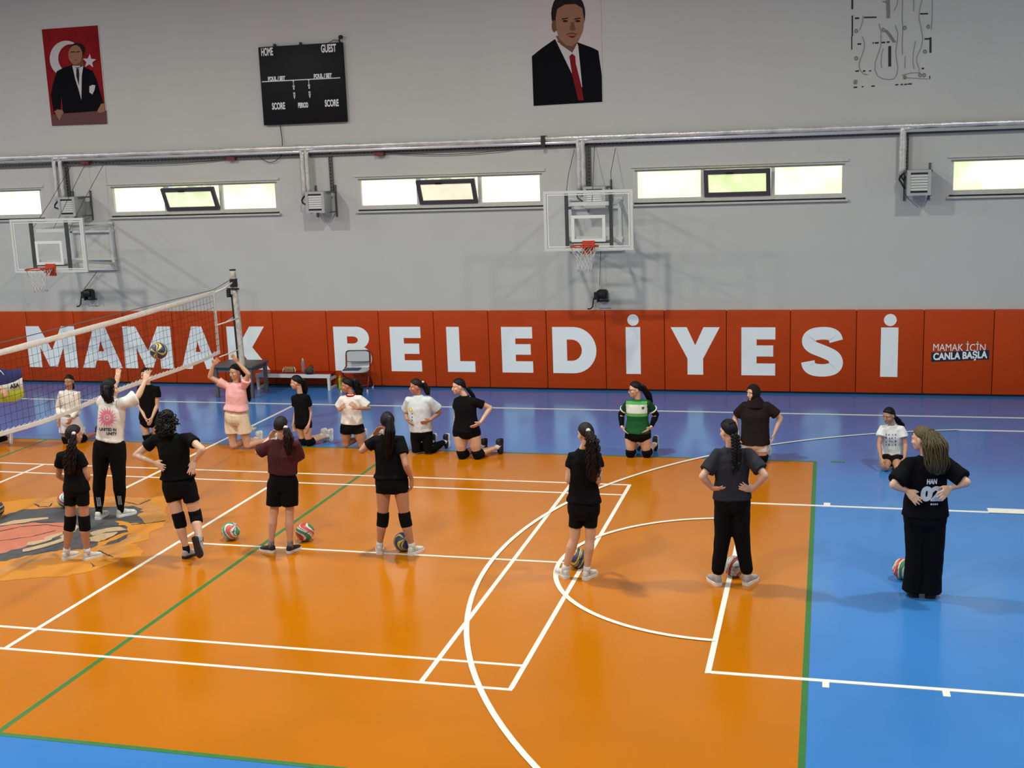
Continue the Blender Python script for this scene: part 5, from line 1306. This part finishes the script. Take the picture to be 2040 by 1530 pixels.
cast('white_red', 'kneeling person in a white T-shirt with a red collar, hands on chest', dict(head=(692, 768), neck=(699, 787, .02), sL=(682, 796, .02), sR=(717, 795, .02), eL=(670, 817, -.04), eR=(730, 816, -.04), wL=(677, 817, -.18), wR=(712, 814, -.2), hL=(688, 805, -.22), hR=(700, 804, -.22), hipL=(690, 850, .04), hipR=(713, 850, .04), kL=(688, 894), kR=(719, 896)), -72, .95, .95, front='f', skin=1, hair='black', shirt=C_white, tw=(42, 41, 43), hem=843, sleeve=.75, srad=(.06, .085), legs='shorts', bhem=866, bw=43, kneel=True, shin=(.4, .9), thigh=24, collar=C_red, shoes=(M_shoew, M_solew, M_sockw), tail=([(706, 757, .05), (714, 775, .08), (716, 792, .08)], (15, 19, 12)), twave=.01)
cast('white_pale', 'kneeling person in a pale T-shirt and black leggings, hands on hips', dict(head=(829, 770), neck=(833, 789, .02), sL=(815, 798, .02), sR=(855, 798, .02), eL=(804, 824, .03), eR=(872, 824, .03), wL=(811, 836, -.05), wR=(857, 837, -.06), hL=(819, 845, -.1), hR=(842, 843, -.12), hipL=(829, 858, .04), hipR=(850, 858, .04), kL=(827, 906), kR=(852, 906)), -65, .97, .95, front='f', skin=1, hair='brown', shirt=C_paleblue, tw=(47, 47, 49), hem=858, sleeve=.75, srad=(.065, .085), legs='tights', bw=44, kneel=True, shin=(.4, .9), thigh=21, shoes=(M_shoeb, M_solew, M_sockw), tail=([(842, 762, .05), (850, 775, .08), (853, 787, .08)], (10, 13, 8)), twave=.006)
cast('black_kneel', 'kneeling person in a black T-shirt and short shorts, one hand on the hip', dict(head=(914, 770), neck=(925, 789, .02), sL=(911, 800, .04), sR=(947, 801, .0), eL=(905, 826, .1), eR=(973, 815, .02), wL=(907, 844, .06), wR=(957, 842, -.04), hL=(912, 852, .0), hR=(942, 851, -.1), hipL=(917, 858, .04), hipR=(942, 858, .04), kL=(918, 916), kR=(949, 916)), -60, 1.0, .97, front='f', skin=2, hair='black', tw=(46, 45, 50), hem=858, sleeve=.5, legs='shorts', bhem=870, bw=52, kneel=True, shin=(.6, .78), pads=True, thigh=29, shoes=(M_shoeb, M_soleb, M_sockw), tail=([(930, 772, .06), (940, 786, .09), (946, 796, .1)], (8, 9, 6)))
g_m = mat('green_jersey', (30, 92, 50), .7)
cast('green', 'kneeling person in a green and white jersey, glasses and black arm sleeves', dict(head=(1266, 776), neck=(1270, 796, .02), sL=(1252, 805, .02), sR=(1292, 805, .02), eL=(1235, 829, .03), eR=(1305, 830, .03), wL=(1239, 851, -.02), wR=(1297, 851, -.02), hL=(1247, 862, -.08), hR=(1284, 862, -.08), hipL=(1258, 864, .04), hipR=(1283, 864, .04), kL=(1255, 913), kR=(1288, 913)), -68, .97, .95, front='f', skin=2, hair='black', shirt=g_m, tw=(43, 40, 45), hem=861, sleeve=.52, legs='shorts', bhem=876, bw=48, kneel=True, shin=(.15, 1), pads=True, thigh=24, glasses=True, shoes=(M_shoeb, M_solew, M_sockw), tail=([(1279, 768, .06), (1290, 784, .09), (1296, 804, .1)], (12, 13, 8)), sleeve_m=C_black)
cast('scarf', 'kneeling person in a dark headscarf, dark T-shirt and white shorts', dict(head=(1501, 782), neck=(1505, 799, .02), sL=(1484, 809, .02), sR=(1527, 809, .02), eL=(1463, 836, .03), eR=(1555, 834, .02), wL=(1470, 862, -.0), wR=(1543, 862, -.0), hL=(1475, 882, -.05), hR=(1538, 882, -.05), hipL=(1492, 876, .04), hipR=(1517, 876, .04), kL=(1493, 922), kR=(1519, 924)), -46, 1.0, .95, front='f', skin=2, hstyle='hijab', shirt=C_brown, tw=(52, 50, 52), hem=884, sleeve=.72, srad=(.062, .078), legs='loose', bottom=C_white, bhem=905, bw=50, lrad=(.09, .088), kneel=True, shin=(.1, 1), pads=True, thigh=25)
cast('sitting', 'person in a printed white T-shirt sitting on the heels on the blue floor', dict(head=(1771, 828, .22), neck=(1776, 848, .25), sL=(1758, 854, .24), sR=(1796, 856, .24), eL=(1751, 886, .14), eR=(1805, 888, .14), wL=(1755, 913, .02), wR=(1802, 913, .04), hL=(1758, 932, -.05), hR=(1797, 932, -.03), hipL=(1767, 908, .34), hipR=(1786, 908, .34), kL=(1765, 941), kR=(1788, 941)), -38, .9, .93, front='f', pitch=14, skin=1, hair='black', shirt=C_white, tw=(42, 40, 41), hem=903, sleeve=.5, srad=(.06, .075), legs='shorts', bhem=.62, bw=42, kneel=True, sit=True, shin=(0, 1), thigh=22, shoes=(M_shoew, M_solew, M_sockw), tail=([(1783, 830, .3), (1794, 845, .34), (1799, 856, .34)], (9, 12, 8)), twave=.006)
# standing row, backs to the camera ------------------------------------------------
cast('coach', 'standing person in a white sun-print T-shirt and black leggings, arms raised', dict(head=(219, 774), neck=(224, 797), sL=(203, 803), sR=(252, 801), eL=(219, 788, .24), eR=(275, 789, .1), wL=(234, 760, .32), wR=(289, 760, .2), hL=(236, 738, .36), hR=(294, 740, .26), hipL=(204, 890), hipR=(233, 890), kL=(198, 956, -.02), kR=(237, 956, -.02), fL=(194, 1036, -6), fR=(234, 1031, 34)), 128, 1.08, 1.0, skin=2, hair='black', hstyle='loose', shirt=C_white, tw=(60, 58, 62), hem=876, sleeve=.8, srad=(.065, .09), legs='tights', bw=60, thigh=35, tail=([(214, 768, -.07), (213, 785, -.1), (219, 803, -.12)], (30, 28, 20)), shoes=(M_shoew, M_solew, M_sockb), curl=(.1, .5), hn=(V((.2, 1, 0)), V((-.2, 1, 0))))
cast('pony', 'standing person at the left in black with a long ponytail, knee pads and white shoes', dict(head=(147, 867), neck=(144, 897), sL=(122, 910), sR=(158, 909), eL=(123, 944, .12), eR=(175, 950, .03), wL=(136, 960, .26), wR=(165, 970, .14), hL=(146, 966, .28), hR=(154, 968, .22), hipL=(140, 972), hipR=(164, 972), kL=(140, 1040, -.01), kR=(168, 1040, -.01), fL=(126, 1117, 18), fR=(167, 1117, 30)), 160, .96, .95, skin=1, hair='brown', tw=(47, 45, 53), hem=978, sleeve=.5, legs='shorts', bhem=1006, bw=56, thigh=26, pads=True, tail=([(147, 864, -.1), (143, 890, -.14), (138, 920, -.14), (139, 943, -.13)], (9, 18, 26, 18)), twave=.012, tn=60)
cast('curly', 'standing person with curly dark hair in black, hands on the back, one heel lifted', dict(head=(333, 838), neck=(341, 866), sL=(308, 877), sR=(377, 874), eL=(270, 907, -.06), eR=(412, 891, -.05), wL=(309, 922, -.1), wR=(388, 918, -.1), hL=(327, 934, -.15), hR=(380, 942, -.15), hipL=(339, 968), hipR=(374, 966), kL=(357, 1034, -.02), kR=(390, 1028, .02), fL=(366, 1114, 18), fR=dict(a=(399, 1079, -.12), t=(411, 1121, -.1), n=(-.3, -1, .25))), 172, 1.04, 1.0, skin=2, hair='black', hstyle='curly', tw=(68, 62, 68), hem=952, sleeve=.45, srad=(.062, .064), legs='shorts', bhem=998, bw=72, thigh=33, pads=True, shoes=(M_shoeg, M_soleb, M_sockb), curl=(.25, .25), hn=(V((0, 1, 0)), V((0, 1, 0))), tail=([(332, 845, -.08), (329, 858, -.1), (328, 868, -.1)], (32, 36, 28)), twave=.016, tn=70)
cast('maroon', 'standing person in a maroon T-shirt and black shorts, hand at the face', dict(head=(560, 850), neck=(563, 876), sL=(540, 887), sR=(589, 887), eL=(520, 898, .08), eR=(598, 914, .12), wL=(536, 873, .2), wR=(584, 902, .3), hL=(549, 856, .22), hR=(575, 884, .34), hipL=(550, 962), hipR=(577, 962), kL=(546, 1022, -.01), kR=(577, 1022, -.01), fL=(547, 1101, -72), fR=(574, 1103, 14)), 185, .92, .95, skin=0, hair='brown', shirt=C_maroon, tw=(64, 62, 62), hem=942, sleeve=.85, srad=(.065, .09), legs='loose', bottom=C_black, bhem=1006, bw=58, lrad=(.095, .095), thigh=20, shoes=(M_shoeb, M_solew, mat('checked_sock', (120, 118, 116), .8, noise=.6, nscale=60)), tail=([(569, 852, -.1), (574, 872, -.13), (575, 908, -.13)], (13, 20, 13)), twave=.005)
cast('straight', 'standing person in black with a long straight ponytail, touching the face, knee pads', dict(head=(772, 842), neck=(771, 867), sL=(746, 879), sR=(797, 878), eL=(727, 894, .06), eR=(814, 922, -.02), wL=(744, 868, .2), wR=(820, 954, .0), hL=(757, 850, .2), hR=(820, 976, .03), hipL=(764, 962), hipR=(797, 962), kL=(763, 1034, -.01), kR=(807, 1034, -.01), fL=(757, 1105, -22), fR=(816, 1107, 20)), 200, 1.0, .97, skin=1, hair='black', tw=(58, 56, 63), hem=950, sleeve=.55, srad=(.062, .068), legs='shorts', bhem=981, bw=68, thigh=30, pads=True, tail=([(776, 832, -.1), (777, 860, -.15), (774, 890, -.13), (774, 914, -.12)], (9, 19, 18, 9)))
cast('long_pony', 'standing person in a black T-shirt and cycling shorts with a very long wavy ponytail', dict(head=(1167, 865), neck=(1163, 896), sL=(1140, 911), sR=(1191, 911), eL=(1135, 952, .04), eR=(1197, 950, .04), wL=(1149, 968, .2), wR=(1184, 966, .2), hL=(1162, 970, .25), hR=(1172, 970, .25), hipL=(1149, 1010), hipR=(1177, 1010), kL=(1145, 1070, -.01), kR=(1176, 1070, -.01), fL=(1131, 1153, -42), fR=(1164, 1156, 20)), 222, 1.0, .97, skin=0, hair='brown', tw=(57, 54, 62), hem=999, sleeve=.45, srad=(.058, .058), legs='shorts', bhem=1050, bw=64, thigh=26, shoes=(M_shoew, M_solew, M_sockw), tail=([(1172, 858, -.1), (1180, 878, -.15), (1182, 915, -.15), (1183, 958, -.14)], (10, 22, 27, 20)), twave=.012, tn=70)
cast('braids', 'standing person in a charcoal T-shirt and black joggers with two braids', dict(head=(1452, 860), neck=(1456, 893), sL=(1432, 906), sR=(1490, 906), eL=(1401, 944, -.04), eR=(1525, 942, -.04), wL=(1419, 973, -.04), wR=(1498, 977, -.04), hL=(1438, 975, -.1), hR=(1484, 972, -.1), hipL=(1442, 1000), hipR=(1475, 1000), kL=(1440, 1068, -.01), kR=(1477, 1068, -.01), fL=(1433, 1168, -30), fR=(1484, 1167, 24)), 222, 1.05, .97, skin=2, hair='black', hstyle='braids', shirt=C_char, tw=(66, 62, 66), hem=993, sleeve=.75, srad=(.066, .074), legs='pants', bw=68, thigh=30, lrad=(.095, .082, .062, .044, .95), shoes=(M_shoeg, M_solew, M_sockw), extra=dict(braids=[[(1461, 868, -.1), (1463, 900, -.14), (1461, 930, -.14)], [(1468, 866, -.09), (1472, 900, -.13), (1472, 922, -.13)]]))
cast('jersey', 'standing person in a black number jersey and wide black trousers, ash ponytail', dict(head=(1838, 875), neck=(1845, 910), sL=(1815, 926), sR=(1880, 924), eL=(1778, 960, -.06), eR=(1924, 955, -.05), wL=(1807, 978, -.12), wR=(1894, 972, -.1), hL=(1826, 996, -.18), hR=(1878, 986, -.17), hipL=(1826, 1028), hipR=(1860, 1028), kL=(1826, 1106), kR=(1858, 1106), fL=(1823, 1191, -10), fR=(1851, 1193, 10)), 238, 1.1, 1.02, skin=2, hair='olive', shirt=C_blackdeep, tw=(72, 70, 76), hem=1026, sleeve=.85, srad=(.075, .08), legs='pants', bottom=C_blackdeep, bw=76, thigh=30, lrad=(.115, .1, .1, .108, 1.13), shoes=(M_shoeb, M_soleb, M_sockb), tail=([(1856, 858, -.06), (1864, 885, -.14), (1866, 925, -.17), (1867, 944, -.15)], (17, 42, 40, 24)), tn=240, tr=.0048, curl=(.2, .2), hn=(V((0, 1, 0)), V((0, 1, 0))))

finish_solids()
# ---------------------------------------------------------------- prints on clothing
Q = CAST['coach']
pk_m = mat('pink_print', (232, 120, 150), .8); bk_m = mat('black_print', (22, 22, 24), .8); wp_m = mat('white_print', (206, 212, 218), .7)
def poly_fan(pts): return pts, [tuple(range(len(pts)))]
def on(Q, u, v): return at(u, v, Y=Q['Y0'])
def DIR_(Q): return (Q['neck'].lerp(Q['hipm'], .4) - CAM_POS).normalized()
DIR = DIR_(Q)
o = on(Q, 213, 832); ax, ay = V((1, 0, -.02)), V((0, .1, 1)); K_ = 1.3
sun = []
for i in range(36):
    r = .098 if i % 2 == 0 else .062; a = 2 * PI * i / 36; sun.append((r * math.cos(a) + .004 * math.sin(a * 3), r * math.sin(a) * 1.08))
ring = lambda r0, r1, n=28: ([(r * math.cos(2 * PI * k / n), r * math.sin(2 * PI * k / n)) for k in range(n) for r in (r0, r1)], [(2 * k, 2 * k + 1, (2 * k + 3) % (2 * n), (2 * k + 2) % (2 * n)) for k in range(n)])
spikes = ([], [])
for i in range(18):
    a = 2 * PI * i / 18; b = a + .13; n = len(spikes[0])
    spikes[0].extend([(.058 * math.cos(a - .13), .058 * math.sin(a - .13)), (.058 * math.cos(b), .058 * math.sin(b)), (.105 * math.cos(a + .12), .108 * math.sin(a + .12))]); spikes[1].append((n, n + 1, n + 2))
decal(*ring(.036, .062), o, ax * K_, ay * K_, DIR, Q['shirt'], 'sun_print', pk_m, Q['P'])
decal(*ring(.012, .024, 20), o, ax * K_, ay * K_, DIR, Q['shirt'], 'sun_print', pk_m, Q['P'])

decal(*spikes, o, ax * K_, ay * K_, DIR, Q['shirt'], 'sun_print', pk_m, Q['P'])
for s_, u, v in (('UNITED IN', 215, 856), ('UNITY', 222, 864)):
    vs, fs = text_polys(s_, .05, .002); mx = max(q[0] for q in vs)
    decal(vs, fs, on(Q, u, v), ax * ((20 if s_ != 'UNITY' else 13) / Q['ppm'] / mx), V((0, .1, 1)), DIR, Q['shirt'], 'shirt_lettering', bk_m, Q['P'])
leg = [q for q in Q['P'].children if q.name.startswith('leggings')][0]
for u, v, du in ((197, 998, 3.0), (238.5, 996, 2.8)):
    for k in range(3):
        c = on(Q, u + du * (k - 1), v); decal([(-.004, -.06), (.004, -.06), (.004, .055), (-.004, .055)], [(0, 1, 2, 3)], c, V((1, 0, 0)), V((-.03, 0, 1)), DIR, leg, 'stripe_print', wp_m, Q['P'])
Q = CAST['jersey']
DIR = DIR_(Q)
for s_, u, v, wpx, sz, bold in (('HAN', 1856.5, 960, 17, .06, .004), ('02', 1856, 985, 37, .17, .012), ('SOLO', 1861, 1004, 15, .03, .001)):
    if s_ == 'SOLO':
        for k in range(4): decal([(-.006, -.008), (.006, -.008), (.006, .008), (-.006, .008)], [(0, 1, 2, 3)], on(Q, 1855 + 4 * k, 1004), V((1, 0, .03)), V((0, 0, 1)), DIR, Q['shirt'], 'small_print', wp_m, Q['P'])
        continue
    vs, fs = text_polys(s_, sz, bold); mx = max(q[0] for q in vs)
    decal(vs, fs, on(Q, u, v), V((wpx / 2 / Q['ppm'] / mx, 0, .05)), V((.06, .05, 1)), DIR, Q['shirt'], 'jersey_number' if s_ == '02' else 'jersey_lettering', wp_m, Q['P'])
# green jersey: lighter chest bands and white band
Q = CAST['green']
DIR = DIR_(Q)
m = bpy.data.materials.new('banded_green_jersey'); m.use_nodes = True; nt = m.node_tree; b = nt.nodes['Principled BSDF']; b.inputs['Roughness'].default_value = .8; b.inputs['Specular IOR Level'].default_value = .2
tc = nt.nodes.new('ShaderNodeTexCoord'); sp = nt.nodes.new('ShaderNodeSeparateXYZ'); nt.links.new(tc.outputs['Object'], sp.inputs[0])
mr = nt.nodes.new('ShaderNodeMapRange'); nt.links.new(sp.outputs[2], mr.inputs[0])
zt_, zb_ = on(Q, 1270, 790).z, on(Q, 1270, 860).z
mr.inputs[1].default_value = zb_; mr.inputs[2].default_value = zt_
r = nt.nodes.new('ShaderNodeValToRGB'); r.color_ramp.interpolation = 'CONSTANT'; e = r.color_ramp.elements
fz = lambda v: (on(Q, 1270, v).z - zb_) / (zt_ - zb_)
e[0].position = 0; e[0].color = lin((22, 84, 44)); e[1].position = fz(828); e[1].color = lin((96, 164, 88))
for v, c in ((822, (206, 212, 200)), (805, (88, 160, 88)), (799, (30, 96, 54))): q = e.new(fz(v)); q.color = lin(c)
nt.links.new(mr.outputs[0], r.inputs[0])
ab = nt.nodes.new('ShaderNodeMath'); ab.operation = 'ABSOLUTE'; nt.links.new(sp.outputs[0], ab.inputs[0])
gt = nt.nodes.new('ShaderNodeMath'); gt.operation = 'GREATER_THAN'; gt.inputs[1].default_value = .148; nt.links.new(ab.outputs[0], gt.inputs[0])
mx_ = nt.nodes.new('ShaderNodeMixRGB'); nt.links.new(gt.outputs[0], mx_.inputs[0]); nt.links.new(r.outputs[0], mx_.inputs[1]); mx_.inputs[2].default_value = lin((18, 62, 40))
nt.links.new(mx_.outputs[0], b.inputs['Base Color'])
Q['shirt'].data.materials[0] = m
decal([(-.012, -.02), (.02, .0), (.016, .02), (-.02, .012)], [(0, 1, 2, 3)], on(Q, 1281, 813), V((1, 0, 0)), V((0, 0, 1)), DIR, Q['shirt'], 'chest_emblem', mat('emblem_green', (14, 60, 34), .8), Q['P'])
for q in 'LR':
    a, b_ = Q['pts']['s' + q], Q['pts']['e' + q]
    MB().tube([a.lerp(b_, .46), a.lerp(b_, .54)], .071, 18).build('sleeve_cuff', C_white, Q['P'], 1)
# small prints on the pale T-shirts
Q = CAST['sitting']; DIR = DIR_(Q); ink = mat('blue_grey_print', (74, 80, 104), .8); rnd = random.Random(9)
for k in range(16):
    u = 1766 + 6 * (k % 4) + rnd.uniform(-1, 1); v = 866 + 7 * (k // 4) + rnd.uniform(-1, 1); a, b_ = rnd.uniform(.005, .01), rnd.uniform(.006, .014)
    decal([(-a, -b_), (a, -b_ * .6), (a * .7, b_), (-a * .8, b_ * .8)], [(0, 1, 2, 3)], at(u, v, Y=Q['Y0'] + .2), V((1, 0, 0)), V((0, .3, 1)), DIR, Q['shirt'], 'shirt_print', ink, Q['P'])
Q = CAST['white_pale']; DIR = DIR_(Q)
decal(*ring(.0, .026, 16), on(Q, 818, 816), V((1, 0, 0)), V((0, .1, 1.1)), DIR, Q['shirt'], 'shirt_print', mat('yellow_print', (206, 176, 62), .8), Q['P'])
for v in (824, 831, 837): decal(*ring(.0, .009, 8), on(Q, 821, v), V((1, 0, 0)), V((0, .1, 1)), DIR, Q['shirt'], 'shirt_print', bk_m, Q['P'])
# ---------------------------------------------------------------- sports bag at the left edge
Yb_ = CAST['kneel_edge']['Y0'] - .24
bag = thing('sports_bag', 'blue, white and yellow-green sports bag hanging at the arm at the left edge', 'bag', at(10, 800, Y=Yb_))
def bp(u, v, d=0): return at(u, v, Y=Yb_ + d)
def band(name, top, bot, m):
    mb = MB(); n = len(top); vs = []
    for d in (-.03, .06):
        for (a, b_) in zip(top, bot):
            for f in (0, .5, 1): vs.append(bp(a[0] + (b_[0] - a[0]) * f, a[1] + (b_[1] - a[1]) * f, d - (.02 if f == .5 else 0) * (1 if d < 0 else -1)))
    st_ = n * 3; fs = []
    for i in range(n - 1):
        for j in range(2):
            q = (i * 3 + j, i * 3 + j + 1, (i + 1) * 3 + j + 1, (i + 1) * 3 + j); fs.append(q); fs.append(tuple(x + st_ for x in q[::-1]))
        for j in (0, 2): fs.append((i * 3 + j, (i + 1) * 3 + j, (i + 1) * 3 + j + st_, i * 3 + j + st_))
    for i in (0, n - 1):
        for j in range(2): fs.append((i * 3 + j, i * 3 + j + 1, i * 3 + j + 1 + st_, i * 3 + j + st_))
    return mb.add(vs, fs).build(name, m, bag, 40)
xs_ = [-50, -25, 0, 14, 28, 42]
band('blue_panel', list(zip(xs_, (740, 738, 734, 737, 737, 733))), list(zip((-50, -25, 0, 15, 30, 44), (768, 770, 768, 765, 760, 752))), mat('blue_nylon', (34, 44, 104), .6))
band('white_panel', list(zip((-50, -25, 0, 15, 30, 44), (768, 770, 768, 765, 760, 752))), list(zip((-50, -25, 0, 16, 32, 46), (784, 784, 784, 780, 776, 772))), mat('white_nylon', (196, 196, 188), .6))
band('yellow_green_panel', list(zip((-50, -25, 0, 16, 32, 46), (784, 784, 784, 780, 776, 772))), list(zip((-50, -25, 0, 17, 33, 48), (806, 804, 802, 801, 799, 790))), mat('lime_nylon', (158, 164, 40), .6))
vs, fs = text_polys('ASA', .09, .004); flat(MB(), vs, fs, bp(29, 769, -.0525), (1, 0, .22), (0, 0, 1)).build('bag_lettering', bk_m, bag)
MB().tube([bp(0, 738, -.05), bp(4, 742, -.06), bp(8, 747, -.06)], .006, 6).build('strap', C_white, bag, 1)
